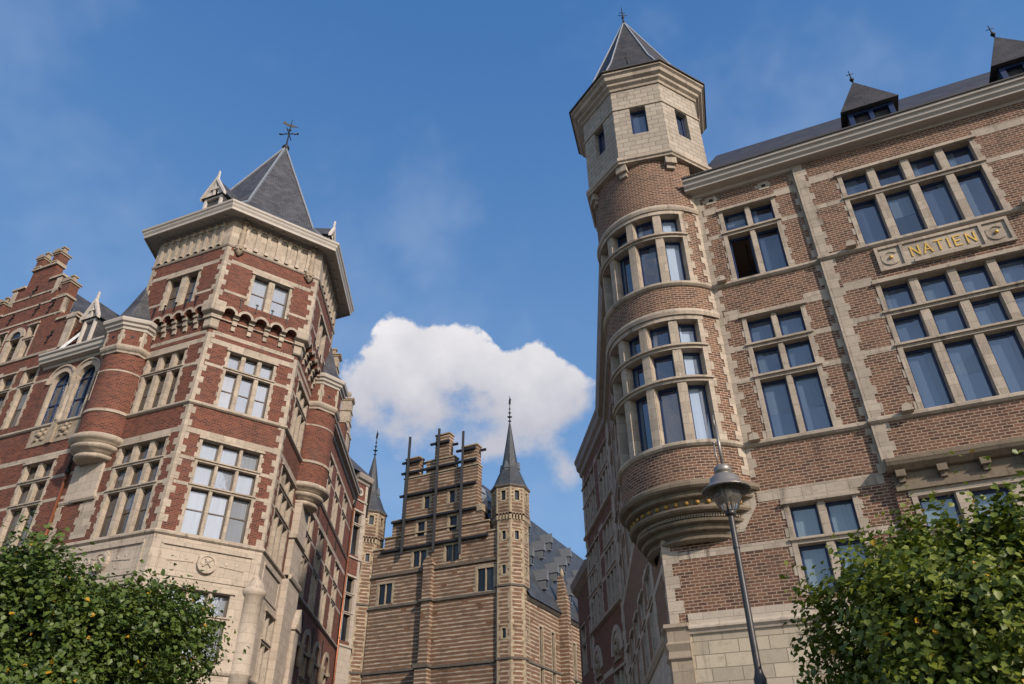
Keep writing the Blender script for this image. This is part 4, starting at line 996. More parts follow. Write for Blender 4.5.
    b = MB(); b.box(SF, 5.6, 6.1, 12.3, 12.8, -.1, .2); b.ball(SF(5.85, 12.4, .2), .16, 7); b.ball(SF(5.85, 12.15, .12), .12, 7); b.build('carved_bracket', M['stone_dark'], T)
    b = MB(); b.box(LF, -5.0, -3.85, 13.05, 14.62, -.2, .12); b.box(LF, -5.6, -5.0, 13.05, 14.6, -.2, .06); b.sweep([LF.xy(-5.85), LF.xy(-5.03), LF.xy(-5.03, .08), LF.xy(-3.82, .08), LF.xy(-3.82)], [(-.02, 12.86), (.04, 12.88), (.08, 12.96), (.08, 13.03), (-.02, 13.08)]); b.build('pier', M['stone_pale'], T)
    # ---------- upper tower, carried on little arches
    O = .38
    LU, CU, SU = Flat(A_, 112.35, O), Flat(A_, 53.36, O), Flat(B_, -2.99, O)
    poly = [np.array(V0), A_, B_, np.array(V3_)]; ctr = (np.array(V0)+(B_-A_)+np.array(V3_)+(A_-B_))/2
    full = poly+[2*ctr-p for p in poly[1:3]]
    V4, V5 = full[4], full[5]
    mt = lambda a, bb, pr: None
    wU = {'L': [dict(u0=-2.95, u1=-1.2, z0=21.82, z1=23.62, cols=2, tr=(), mw=.36, bars={0: (.45,)})], 'C': [dict(u0=1.3, u1=3.02, z0=21.82, z1=23.62, cols=2, tr=(), mw=.3, bars={0: (.5,)}, fw=.045)], 'S': [dict(u0=1.4, u1=3.0, z0=21.82, z1=23.62, cols=2, tr=(), mw=.3)]}
    e = O*.56
    b = MB(); b.wall(LU, -4.2-e, e, 21.6, 24.9, holes_of(wU['L'])); b.wall(CU, -e, 4.12+e, 21.6, 24.9, holes_of(wU['C'])); b.wall(SU, -e, 4.4+e, 21.6, 24.9, holes_of(wU['S']))
    for p, q in ((np.array(V3_), V4), (V4, V5), (V5, np.array(V0))):
        d = (q-p)/np.linalg.norm(q-p); n = np.array([d[1], -d[0]]); p2, q2 = p+n*O-d*e, q+n*O+d*e
        b.face([(*p2, 19), (*q2, 19), (*q2, 26.5), (*p2, 26.5)])
    b.build('tower_wall', bk, T)
    for k, m in (('L', LU), ('C', CU), ('S', SU)):
        for w in wU[k]: window(m, dict(w, lint=.2), T, st, sh, {'L': gl, 'C': M['glass_net'], 'S': M['glass_dim']}[k])
    bc = MB(); bs = MB(); bi = MB()
    for m, m0, a, c, n in ((LU, LF, -4.2, 0, 6), (CU, CF, 0, 4.12, 5), (SU, SF, 0, 4.4, 5)):
        a2, c2 = a+.22, c-.22; w = (c2-a2)/n
        if m is LU: a2 += .0
        for k in range(n):
            x0, x1 = a2+k*w, a2+(k+1)*w; xc = (x0+x1)/2
            bs.spandrel(m, x0, x1, 21.12, 21.62, .25, 0); bc.arch(m, xc, 21.12, .25, .37, -.2, .015, 0, 180, 10); bs.arch(m, xc, 21.12, .245, .25, -O-.02, -.003, 0, 180, 10)
            bc.box(m0, xc-.28, xc+.28, 20.86, 20.92, -.05, .10)
        for k in range(1, n):
            x = a2+k*w; bc.box(m0, x-.13, x+.13, 20.98, 21.13, -.05, .232); bc.box(m0, x-.11, x+.11, 20.72, 20.98, -.05, .15); bc.box(m0, x-.09, x+.09, 20.46, 20.72, -.05, .07)
            bi.box(m, x-.022, x+.022, 21.55, 22.05, .0, .05); bi.box(m, x-.07, x+.07, 21.98, 22.02, .0, .05)
    for i, (p, q, r) in enumerate(((poly[0], poly[1], poly[2]), (poly[1], poly[2], poly[3]))):
        dl = (p-q)/np.linalg.norm(p-q); dr = (r-q)/np.linalg.norm(r-q)
        for s, pf in ((.3, [(-.03, 20.28), (.10, 20.30), (.14, 20.36), (.14, 20.74), (-.03, 20.74)]), (.34, [(-.03, 20.74), (.22, 20.78), (.22, 20.95), (-.03, 20.95)]), (.36, [(-.03, 20.95), (.20, 20.97), (.38, 21.06), (.40, 21.12), (.40, 21.62), (-.03, 21.62)])): bc.sweep([q+dl*s, q, q+dr*s], pf)
    bc.build('machicolation', st, T); bs.build('arch_wall', bk, T); bi.build('wall_anchor', M['iron'], T)
    b = MB()
    for m, a, c, w in ((LU, -4.2, -.1, wU['L']), (CU, .1, 4.05, wU['C']), (SU, .1, 4.3, wU['S'])): bands(b, m, a, c, [(22.15, 22.28), (23.82, 24.03)], w)
    b.build('string_course', st, T)
    b = MB(); PU = [full[i]+((lambda n1, n2: (n1+n2)/(1+n1@n2))(*[(lambda d: np.array([d[1], -d[0]]))((full[j]-full[j-1])/np.linalg.norm(full[j]-full[j-1])) for j in (i, (i+1) % 6)]))*O for i in range(6)]
    corner_quoins(b, PU[0], PU[1], PU[2], 21.62, 24.72, .15, .32); corner_quoins(b, PU[1], PU[2], PU[3], 21.62, 24.72, .15, .32); corner_quoins(b, PU[5], PU[0], PU[1], 21.62, 24.72, .15, .3); corner_quoins(b, PU[2], PU[3], PU[4], 21.62, 24.72, .15, .3)
    b.build('quoin', st, T)
    # frieze
    b = MB(); b.sweep(PU, [(-.03, 24.70), (.05, 24.72), (.09, 24.80), (.03, 24.88), (.02, 26.42), (-.03, 26.42)], True)
    for m, a, c, n in ((LU, -4.05, -.35, 8), (CU, .5, 3.62, 6), (SU, .5, 3.9, 6)):
        for k in range(n+1):
            x = a+(c-a)*k/n; b.box(m, x-.075, x+.075, 24.88, 26.4, .0, .11); b.box(m, x-.11, x+.11, 26.02, 26.12, .0, .14); b.box(m, x-.10, x+.10, 24.88, 25.0, .0, .14)
        for k in range(n):
            w_ = (c-a)/n; b.arch(m, a+w_*(k+.5), 26.08, w_/2-.13, w_/2-.03, .0, .09, 0, 180, 8)
    b.build('frieze', st, T)
    b = MB()
    for m, a, c, n in ((LU, -4.05, -.35, 8), (CU, .5, 3.62, 6), (SU, .5, 3.9, 6)):
        for k in range(n):
            x = a+(c-a)*(k+.5)/n
            for dz, r in ((1.02, .05), (.6, .035)): b.ball(m(x, 25.0+dz, .005), r, 6)
    b.build('frieze_hole', M['stone_dark'], T)
    b = MB()
    for m, u in ((CU, .30), (CU, 3.82)):
        c = m(u, 0, .08)[:2]
        b.lathe(c, [(0, 24.3), (.07, 24.33), (.17, 24.5), (.24, 24.72), (.25, 24.8), (.17, 24.84), (.13, 24.95), (.17, 25.2), (.13, 25.4), (.16, 25.62), (.12, 25.82), (.07, 25.9), (.11, 26.0), (.115, 26.15), (.06, 26.27), (.16, 26.3), (.18, 26.4)], 9)
        for k in range(7):
            a = RD(k*51); b.ball((c[0]+.19*cos(a), c[1]+.19*sin(a), 24.62), .075, 5)
    b.build('corner_figure', M['stone_dark'], T)
    b = MB(); b.sweep(PU, [(-.02, 26.34), (.05, 26.36), (.09, 26.44), (.11, 26.50), (.66, 26.46), (.68, 26.34), (.72, 26.36), (.73, 26.48), (.79, 26.58), (.81, 26.66), (.86, 26.72), (.88, 26.82), (.3, 26.95), (-.05, 26.95)], True)
    b.build('cornice', M['trim'], T)
    b = MB()
    for m, a, c, n in ((LU, -4.6, .2, 7), (CU, 0, 4.12, 7), (SU, 0, 4.6, 6)):
        for k in range(n): b.ball(m(a+(c-a)*(k+.5)/n, 26.47, .36), .085, 6)
    b.build('soffit_stud', M['white_wood'], T)
    # roof of the tower: six slopes with lead hips, little kick at the eaves
    apx = (ctr[0], ctr[1], 36.7)
    ring = lambda s, z: [(*(ctr+(p-ctr)*s), z) for p in PU]
    r0, r1 = ring(1.10, 26.95), ring(.78, 28.6)
    b = MB()
    for i in range(6):
        j = (i+1) % 6; b.face([r0[i], r0[j], r1[j], r1[i]]); b.face([r1[i], r1[j], apx])
    b.build('tower_roof', M['slate'], T)
    b = MB()
    for i in range(6): b.beam(V3(r0[i])+V3((0, 0, .03)), V3(r1[i])+V3((0, 0, .03)), .13, .08); b.beam(V3(r1[i])+V3((0, 0, .03)), V3(apx)+V3((0, 0, .06)), .13, .08)
    b.build('hip_lead', M['lead'], T)
    b = MB(); x, y, z = apx
    b.lathe((x, y), [(.10, z-.25), (.22, z-.1), (.22, z+.05), (.12, z+.2), (.05, z+.3), (.035, z+1.9), (.015, z+2.6)], 10); b.tube((x-.55, y, z+1.25), (x+.55, y, z+1.25), .03); b.tube((x, y-.5, z+1.25), (x, y+.5, z+1.25), .03)
    for dx in (-.55, .55): b.ball((x+dx, y, z+1.25), .07, 6)
    for s in (-1, 1):
        for k in range(5): b.tube((x+s*(.1+.09*k), y, z+1.25+.1*math.sin(k*1.4)), (x+s*(.19+.09*k), y, z+1.25+.1*math.sin((k+1)*1.4)), .018, n=4)
    b.ball((x, y, z+1.62), .09, 6); b.prism(Flat((x, y), 60), [(-.5, z+1.95), (.05, z+1.9), (.45, z+2.12), (.2, z+2.15), (-.1, z+2.1), (-.45, z+2.2)], -.012, .012); b.build('weathervane', M['iron'], T)
    gabled_dormer(T, LU, -1.75, .62, 27.0, 28.7, 30.0, .0, 2.2, 'tower_dormer'); gabled_dormer(T, SU, 1.7, .5, 27.0, 29.0, 30.0, -.2, 2.2, 'tower_dormer')
    # ---------- corner bays on corbels
    for m, u, tilt, nm in ((LF, -4.5, 202.35, 'quay'), (SF, 4.72, 87.0, 'street')):
        c = m.xy(u); r = 1.05 if nm == 'quay' else 1.15
        zc = 15.3; zt = 19.5; K = Cyl(c, r, tilt); H = r*pi*.62
        hs = []
        if nm == 'quay': hs = [dict(u0=-.95, u1=-.5, z0=17.2, z1=18.5, cols=1, j=.1, dp=.2, teeth=False, drip=False)]
        b = MB(); b.wall(K, -H, H, zc, zt, holes_of(hs)); b.build('bay_wall', bk, T)
        for w in hs: window(K, w, T, st, sh, gl, 'bay_window')
        b = MB(); b.lathe(c, [(0, 14.48), (.66, 14.50), (.80, 14.53), (.87, 14.60), (.87, 14.68), (.76, 14.72), (.78, 14.82), (1.02, 14.88), (1.10, 14.97), (1.10, 15.05), (.98, 15.08), (1.0, 15.16), (r+.14, 15.23), (r+.2, 15.31), (r+.2, 15.42), (r+.1, 15.5), (r-.02, 15.56)], 48); b.build('bay_corbel', st, T)
        b = MB()
        arc = [K(x, 0)[:2] for x in np.linspace(-H, H, 30)]
        for z0, z1, p in ((16.5, 16.68, .05), (18.5, 18.62, .012)): b.sweep(arc, [(-.02, z0), (p, z0+.02), (p, z1-.04), (-.02, z1)])
        ro = r+.18; oc = [(c[0]+ro*sin(RD(tilt+22.5+45*k)), c[1]+ro*cos(RD(tilt+22.5+45*k))) for k in range(8)][::-1]
        b.sweep(oc, [(-.3, 19.4), (-.06, 19.44), (-.04, 19.52), (.03, 19.58), (.08, 19.68), (.08, 19.76), (.01, 19.84), (-.1, 19.84)], True)
        b.build('bay_course', st, T)
        zk = 20.62 if nm == 'quay' else 20.85
        b = MB(); q = MB(); d = MB()
        for i in range(8):
            p, s2 = np.array(oc[i]), np.array(oc[(i+1) % 8]); dd = s2-p; F = Flat(p, math.degrees(atan2(dd[0], dd[1]))); ln = np.linalg.norm(dd)
            b.wall(F, 0, ln, 19.8, zk); d.box(F, ln/2-.06, ln/2+.06, 20.2, 20.32, -.05, .006)
            for z in range(3):
                h = (zk-19.84)/3; w_ = .17 if z % 2 else .09
                q.box(F, 0, w_, 19.84+z*h, 19.84+(z+1)*h, -.03, .012); q.box(F, ln-w_, ln, 19.84+z*h, 19.84+(z+1)*h, -.03, .012)
        b.build('bay_top', bk, T); q.build('bay_quoin', st, T); d.build('bay_vent', M['iron'], T)
        b = MB(); b.sweep(oc, [(-.05, zk-.04), (.05, zk), (.07, zk+.1), (.16, zk+.16), (.18, zk+.26), (.27, zk+.32), (.3, zk+.44), (.3, zk+.5), (-.3, zk+.55)], True); b.build('bay_cornice', M['trim'], T)
        tip = 24.6 if nm == 'quay' else 25.0
        b = MB(); b.lathe(c, [(ro+.22, zk+.52), (ro-.18, zk+.95), (ro*.62, zk+1.75), (.3, tip-.75), (.02, tip)], 8, smooth=False, rot=tilt+22.5); b.build('bay_roof', M['slate'], T)
    # ---------- quay wing: white gutter cornice, roofs, dormer
    b = MB(); b.sweep([LF.xy(-10.35), LF.xy(-5.5)], [(-.02, 20.5), (.06, 20.52), (.1, 20.62), (.36, 20.68), (.38, 20.76), (.46, 20.84), (.48, 21.0), (.55, 21.06), (.55, 21.16), (-.02, 21.2)]); b.build('eaves_cornice', M['trim'], T)
    b = MB(); b.face([LF(-9.5, 21.1, .3), LF(-4, 21.1, .3), LF(-4, 24.2, -3.2), LF(-9.5, 24.2, -3.2)]); b.face([LF(-9.2, 21.6, -.3), LF(-9.2, 21.6, -9), LF(-13.9, 27.9, -9), LF(-13.9, 27.9, -.3)]); b.face([LF(-18.4, 21.1, -9), LF(-18.4, 21.1, -.2), LF(-13.9, 27.9, -.3), LF(-13.9, 27.9, -9)])
    b.face([LF(-9.4, 23.0, -1.2), LF(-8.0, 23.0, -3), LF(-9.3, 24.6, -6), LF(-11.4, 25.8, -3.5)]); b.build('roof', M['slate'], T)
    b = MB(); b.beam(LF(-9.35, 21.3, .3), LF(-8.85, 23.2, -.5), .16, .12); b.build('roof_kerb', M['lead'], T)
    gabled_dormer(T, LF, -8.15, .46, 21.1, 23.0, 24.15, .12, 2.6)
    # ---------- street wing
    cs = (7.5, 10.45, 13.4, 16.4); wv = []
    for c in cs:
        wv += [dict(u0=c-.66, u1=c+.66, z0=11.2, z1=15.3, cols=2, tr=(13.1, 14.15), mw=.22), dict(u0=c-.66, u1=c+.66, z0=16.72, z1=19.75, cols=2, tr=(18.6,), mw=.22)]
        wv += [dict(u0=c-.6, u1=c+.6, z0=6.0, z1=9.0, cols=2, tr=(7.9,), mw=.22, teeth=False)]
    b = MB(); b.wall(SF, 4.4, 19.5, 0, 21.4, holes_of(wv)); b.build('wall', bk, T)
    for w in wv: window(SF, w, T, st if w['z0'] > 7 else M['stone_dark'], sh, M['glass_dim'])
    b = MB(); bands(b, SF, 5.9, 19.45, [(13.03, 13.17), (14.08, 14.22), (15.47, 15.7), (18.53, 18.67), (19.95, 20.15)], wv); b.build('string_course', st, T)
    b = MB(); t = MB(); im = MB()
    for c in cs:
        b.arch(SF, c, 9.25, .72, .98, -.1, .10, 0, 180, 16); t.fan(SF, c, 9.25, .73, .003, 16)
        im.box(SF, c-1.1, c-.72, 9.05, 9.25, -.1, .16); im.box(SF, c+.72, c+1.1, 9.05, 9.25, -.1, .16); im.lathe(SF(c-1.45, 0, .1)[:2], [(.1, 8.2), (.17, 8.5), (.2, 9.0), (.24, 9.05), (.24, 9.2)], 8)
    a = b.build('window_arch', M['stone_dark'], T); t.build('tympanum', bk, T); im.build('impost', M['stone_dark'], T)
    b = MB()
    for c in (8.97, 11.9, 14.9): b.box(SF, c-.03, c+.03, 9.7, 10.6, 0, .06); b.box(SF, c-.03, c+.03, 15.75, 16.4, 0, .06)
    b.build('wall_anchor', M['iron'], T)
    b = MB(); b.sweep([SF.xy(5.4), SF.xy(19.5)], [(-.02, 20.85), (.08, 20.9), (.12, 21.05), (.34, 21.1), (.36, 21.2), (.44, 21.28), (.46, 21.42), (-.02, 21.5)]); b.build('eaves_cornice', M['trim_dark'], T)
    b = MB(); b.face([SF(4.5, 21.45, .3), SF(19.5, 21.45, .3), SF(19.5, 25.0, -4), SF(4.5, 25.0, -4)]); b.build('roof', M['slate'], T)
    stepped_pinnacle(T, SF, 8.5, 21.5, [(.46, 1.6), (.42, .7), (.38, .7), (.32, .7)], .6, bk='stone'); stepped_pinnacle(T, SF, 14.4, 21.5, [(.46, 1.7), (.42, .75), (.38, .75), (.32, .7)], .6, ball=True, bk='stone')
    for u, w, h in ((9.1, .5, 1.9), (15.0, .5, 2.0), (13.4, .5, 2.0)):
        b = MB(); b.box(SF, u-w, u+w, 21.45, 21.45+h, -.5, .02, True); g_ = b.build('gable', bk, T); b = MB(); b.box(SF, u-w-.05, u+w+.05, 21.45+h, 21.57+h, -.55, .07, True); b.build('gable_coping', st, g_)
    # turned end bay
    EF = Flat(SF.xy(19.5), 27); EW = 1.45
    we = [dict(u0=.28, u1=1.05, z0=17.1, z1=20.1, cols=1, tr=(19.2,), mw=.2, teeth=False), dict(u0=.28, u1=1.05, z0=11.6, z1=15.6, cols=1, tr=(13.3, 14.5), mw=.2, teeth=False), dict(u0=.28, u1=1.05, z0=5.5, z1=8.8, cols=1, tr=(7.6,), mw=.2, teeth=False)]
    EN = Flat(EF.xy(EW), -13)
    b = MB(); b.wall(EF, 0, EW, 0, 22.6, holes_of(we)); b.wall(EN, 0, 7, 0, 22.6); b.build('wall', bk, T)
    for w in we: window(EF, w, T, M['stone_pale'], M['sash_dark'], M['glass_dim'])
    b = MB(); b.box(EF, 0, .15, 0, 22.4, -.02, .02); b.box(EF, EW-.26, EW, 0, 22.4, -.02, .025); b.box(EF, .15, EW-.26, 8.9, 11.4, -.02, .03); b.sweep([EF.xy(0), EF.xy(EW), EN.xy(3)], [(-.02, 11.2), (.1, 11.25), (.1, 11.35), (-.02, 11.4)]); b.sweep([EF.xy(0), EF.xy(EW), EN.xy(3)], [(-.02, 20.85), (.08, 20.9), (.08, 21.0), (-.02, 21.05)]); b.sweep([EF.xy(0), EF.xy(EW), EN.xy(3)], [(-.02, 16.8), (.1, 16.85), (.1, 16.95), (-.02, 17.0)])
    b.arch(EF, .62, 21.6, .14, .3, -.02, .06, 0, 360, 18); b.build('quoin', M['stone_pale'], T)
    b = MB(); b.sweep([EF.xy(0), EF.xy(EW), EN.xy(7)], [(-.02, 22.2), (.08, 22.25), (.12, 22.4), (.28, 22.5), (.34, 22.7), (.36, 22.85), (-.02, 22.9)]); b.build('eaves_cornice', M['trim_dark'], T)
    b = MB(); ap = SF(21.5, 29.0, -3.4); q = [EF(-.6, 22.85, .3), EF(EW+.2, 22.85, .3), EN(7, 22.85, .3), SF(24, 22.85, -7), SF(18.5, 22.85, -6)]
    md = [tuple(V3(p)*.52+V3(ap)*.48-V3((0, 0, .9))) for p in q]
    for i in range(5):
        j = (i+1) % 5; b.face([q[i], q[j], md[j], md[i]]); b.face([md[i], md[j], ap])
    b.build('roof', M['slate'], T)
    # rainwater pipes
    for m, u, z0, z1, o, zt in ((LF, -5.88, 0, 14.3, .12, 15.6), (SF, 19.3, 0, 20.2, .12, 20.9)):
        b = MB(); b.tube(m(u, z0, o), m(u, z1, o), .062, n=8)
        for z in np.arange(2, z1, 2.4): b.tube(m(u, z, o), m(u, z+.08, o), .08, n=8)
        p = b.build('drainpipe', M['copper'], T)
        b = MB(); b.tube(m(u, z1, o), m(u+.12, zt, o+.1), .07, n=8); b.tube(m(u, z1-.02, o), m(u, z1+.2, o), .1, n=8); b.build('hopper', M['iron'], p)
left_building()

# ------------------------------------------------------------------ far building: striped brick and stone, stepped gable, turrets
def far_building():
    T = thing('gothic_hall', 'tall striped brick hall with stepped gable in dark braces and slim spired turrets', 'building')
    bk, st = M['stripe'], M['stone_aged']
    VF = Flat((-1.63, 69.974), 115.57)
    wv = [dict(u0=u-w, u1=u+w, z0=z-h, z1=z+h, cols=c, tr=(), mw=.12, j=.22, lint=.24, dp=.25, drip=False, tooth=.32, fw=.05) for u, z, w, h, c in
          ((-8.3, 30.2, .34, .66, 1), (-5.25, 30.3, .34, .66, 1), (-8.8, 27.4, .44, .76, 1), (-5.0, 27.4, .44, .76, 1), (-8.75, 24.35, .78, .78, 2), (-4.95, 24.4, .78, .78, 2), (-12.6, 21.3, .80, 1.0, 2), (-1.2, 21.3, .88, 1.08, 2))]
    rows = [(-14.4, 0, 0, 25.9), (-13.2, -.9, 25.9, 27.0), (-12.35, -1.7, 27.0, 28.7), (-11.3, -2.25, 28.7, 33.3), (-11.3, -9.55, 33.3, 35.6), (-8.6, -5.15, 33.3, 34.8), (-7.6, -5.85, 34.8, 37.7), (-4.2, -2.4, 33.3, 35.6)]
    b = MB()
    for a, c, z0, z1 in rows:
        b.wall(VF, a, c, z0, z1, holes_of(wv)); dpt = -.9
        b.face([VF(c, z0), VF(c, z0, dpt), VF(c, z1, dpt), VF(c, z1)]); b.face([VF(a, z0, dpt), VF(a, z0), VF(a, z1), VF(a, z1, dpt)])
        b.face([VF(c, z0, dpt), VF(a, z0, dpt), VF(a, z1, dpt), VF(c, z1, dpt)])
    b.build('wall', bk, T)
    b = MB()
    for a, c, z0, z1 in rows[1:]: b.box(VF, a-.08, c+.08, z1, z1+.14, -1.0, .10, True)
    b.box(VF, -14.45, -13.1, 25.9, 26.04, -1, .1); b.box(VF, -1.0, .05, 25.9, 26.04, -1, .1)
    b.box(VF, -2.25, -1.6, 28.2, 28.9, -1.0, .12, True)
    b.build('coping', st, T)
    for w in wv: window(VF, w, T, st, M['sash_dark'], M['glass_dim'])
    b = MB()
    for z in (23.1, 20.0, 14.0, 8.0):
        for a, c in ((-14.4, -7.95), (-6.85, -.0)): b.box(VF, a, c, z-.12, z+.12, -.05, .16)
    b.build('string_course', M['stone_grime'], T)
    b = MB(); b.box(VF, -7.9, -6.9, 14.2, 23.4, -.1, .55); b.box(VF, -8.05, -6.75, 0, 14.0, -.1, .8); b.prism(VF, [(-8.0, 23.4), (-6.8, 23.4), (-6.9, 23.8), (-7.4, 24.3), (-7.9, 23.8)], -.1, .6); b.build('buttress', bk, T)
    b = MB(); b.box(VF, -8.1, -6.7, 19.88, 20.12, -.05, .7); b.box(VF, -8.2, -6.6, 13.9, 14.2, -.05, .95); b.build('buttress_course', M['stone_grime'], T)
    # dark timber braces bolted over the gable
    b = MB()
    for u, z0, z1 in ((-10.7, 24.9, 38.1), (-6.95, 24.6, 38.3), (-3.9, 24.0, 37.3)): b.beam(VF(u, z0, .42), VF(u, z1, .42), .27, .26)
    for a, c, z in ((-11.6, -9.2, 35.15), (-8.1, -5.75, 36.7), (-4.8, -2.5, 35.2), (-11.6, -2.4, 33.9), (-11.6, -2.35, 31.3), (-12.4, -2.3, 28.55), (-13.4, -.9, 25.55)): b.beam(VF(a, z, .2), VF(c, z, .2), .24, .22)
    for u, z in ((-9.05, 35.0), (-5.4, 36.5), (-1.95, 35.1)): b.beam(VF(u-.3, z, -.5), VF(u+.35, z, -.5), .22, .22)
    b.build('brace_frame', M['beam'], T)
    # corner turrets
    def turret(cx, cy, r, az, base):
        V = [(cx+r*sin(RD(az+22.5+45*k)), cy+r*cos(RD(az+22.5+45*k))) for k in range(8)][::-1]
        b = MB(); q = MB(); ww = []
        for i in range(8):
            p, s2 = np.array(V[i]), np.array(V[(i+1) % 8]); dd = s2-p; F = Flat(p, math.degrees(atan2(dd[0], dd[1]))); ln = np.linalg.norm(dd)
            hs = [(ln/2-.2, ln/2+.2, z-.42, z+.42) for z in ((25.2, 21.9, 16.2) if i % 2 else (25.2,))]
            b.wall(F, 0, ln, 0, 26.9, hs)
            ww += [(F, h) for h in hs]
            for z in np.arange(0, 26.6, .47):
                k = int(z/.47); w1, w2 = (.16, .30) if k % 2 else (.30, .16)
                q.box(F, 0, w1, z, z+.46, -.03, .012); q.box(F, ln-w2, ln, z, z+.46, -.03, .012)
        t = b.build('turret', bk, T); q.build('turret_quoins', st, t)
        r2 = r+.14; V2 = [(cx+r2*sin(RD(az+22.5+45*k)), cy+r2*cos(RD(az+22.5+45*k))) for k in range(8)][::-1]
        b = MB(); q = MB()
        for i in range(8):
            p, s2 = np.array(V2[i]), np.array(V2[(i+1) % 8]); dd = s2-p; F = Flat(p, math.degrees(atan2(dd[0], dd[1]))); ln = np.linalg.norm(dd)
            h = (ln/2-.24, ln/2+.24, 28.7, 29.7); b.wall(F, 0, ln, 27.4, 30.1, [h]); ww.append((F, h))
            q.box(F, 0, .16, 27.4, 30.1, -.03, .012); q.box(F, ln-.16, ln, 27.4, 30.1, -.03, .012)
            n = 4
            for k in range(n+1): q.box(F, (ln-.16)*k/n, (ln-.16)*k/n+.16, 26.75, 27.2, -.3, -.0)
            for k in range(n): b.spandrel(F, .16+(ln-.16)*k/n, (ln-.16)*(k+1)/n+.0, 27.15, 27.45, max(.04, ((ln-.16)/n-.16)/2-.01), 0)
        b.build('turret_head', bk, T); q.build('turret_corbels', st, T)
        for F, h in ww:
            b = MB(); g = MB()
            b.box(F, h[0]-.16, h[0], h[2]-.1, h[3]+.1, -.25, .02); b.box(F, h[1], h[1]+.16, h[2]-.1, h[3]+.1, -.25, .02); b.box(F, h[0], h[1], h[3], h[3]+.14, -.25, .02); b.box(F, h[0], h[1], h[2]-.14, h[2], -.25, .03)
            g.mq(F, h[0], h[1], h[2], h[3], -.2)
            w = b.build('turret_window', st, T); g.build('pane', M['glass_dim'], w)
        b = MB()
        for z in (20.45, 14.1): b.sweep(V, [(-.03, z-.13), (.1, z-.1), (.12, z+.05), (-.03, z+.15)], True)
        b.sweep(V2, [(-.2, 30.05), (.06, 30.08), (.14, 30.2), (.14, 30.32), (-.2, 30.36)], True); b.build('turret_course', M['stone_grime'], T)
        b = MB(); b.lathe((cx, cy), [(r2+.12, 30.3), (r2-.26, 30.9), (.86, 32.8), (.48, 35.3), (.10, 38.0+base)], 8, smooth=False, rot=az+22.5); s = b.build('spire', M['slate_blue'], T)
        for k in (0, 2, 4, 6):
            a = az+45*k; D = Flat((cx+.78*sin(RD(a)), cy+.78*cos(RD(a))), a-90)
            b = MB(); b.box(D, -.2, .2, 31.6, 32.5, -.4, .22); b.prism(D, [(-.28, 32.5), (.28, 32.5), (0, 33.3)], -.5, .28); b.build('spire_dormer', M['lead_dark'], s)
        b = MB(); b.tube((cx, cy, 37.9+base), (cx, cy, 41.4+base), .07, .03)
        for z, r3 in ((38.3+base, .2), (38.8+base, .28), (39.3+base, .18), (39.8+base, .12)): b.lathe((cx, cy), [(.04, z-.12), (r3, z), (.04, z+.12)], 8)
        b.prism(Flat((cx, cy), 100), [(-.12, 40.4+base), (.1, 40.3+base), (.16, 41.0+base), (.02, 41.2+base), (-.08, 40.9+base)], -.02, .02); b.build('finial', M['iron'], s)
    turret(-.32, 70.9, 1.78, 202.5, 0); turret(-15.9, 77.6, 1.78, 202.5, -.7)
    # the long nave behind: side wall with buttress gables, steep slate roof, dormers
    NX = Flat((1.0, 69.9), 25.57); LN = 60
    wn = [dict(u0=u-.35, u1=u+.35, z0=11.5, z1=17.5, cols=1, j=.15, drip=False, tooth=.4) for u in (3.5, 6.4, 12, 18, 24)]
    b = MB(); b.wall(NX, 0, LN, 0, 20.0, holes_of(wn)); b.wall(VF, -14.4, 0, 20, 20.1, [], -.95); b.build('wall', bk, T)
    for w in wn: window(NX, w, T, st, M['sash_dark'], M['glass_dim'])
    b = MB(); E0, E1 = (0.2, 19.6), (-7.2, 33.7)
    b.face([NX(.3, E0[1], E0[0]+.25), NX(LN, E0[1], E0[0]+.25), NX(LN, E1[1], E1[0]), NX(.3, E1[1], E1[0])])
    b.face([NX(LN, E0[1], -14.6), NX(.3, E0[1], -14.6), NX(.3, E1[1], E1[0]), NX(LN, E1[1], E1[0])]); b.face([NX(LN, 19.6, .4), NX(LN, 19.6, -14.6), NX(LN, 33.7, -7.2)]); b.build('nave_roof', M['slate_blue'], T)
    b = MB(); b.sweep([NX.xy(.4), NX.xy(LN)], [(-.02, 19.2), (.12, 19.3), (.3, 19.5), (.3, 19.7), (-.02, 19.75)]); b.sweep([NX.xy(.4), NX.xy(LN)], [(-.02, 13.8), (.12, 13.9), (.12, 14.05), (-.02, 14.15)]); b.build('nave_course', M['stone_grime'], T)
    for u in (4.9+3.6, 4.9+9.8, 4.9+16, 4.9+22):
        b = MB(); b.box(NX, u-.45, u+.45, 0, 21.0, -.2, .95); z = 21.0
        for k in range(4): b.box(NX, u-.40+.09*k, u+.40-.09*k, z, z+.62, -.1, .85-.12*k, True); z += .62
        p = b.build('buttress', bk, T)
        b = MB(); b.lathe(NX(u, 0, .35)[:2], [(.2, z), (.24, z+.2), (.05, z+.8), (0, z+.82)], 8); b.build('buttress_cap', st, p)
        D = Flat(NX.xy(u, -.6), 25.57)
    sl = (E1[1]-E0[1])/(E0[0]-E1[0]+.25)
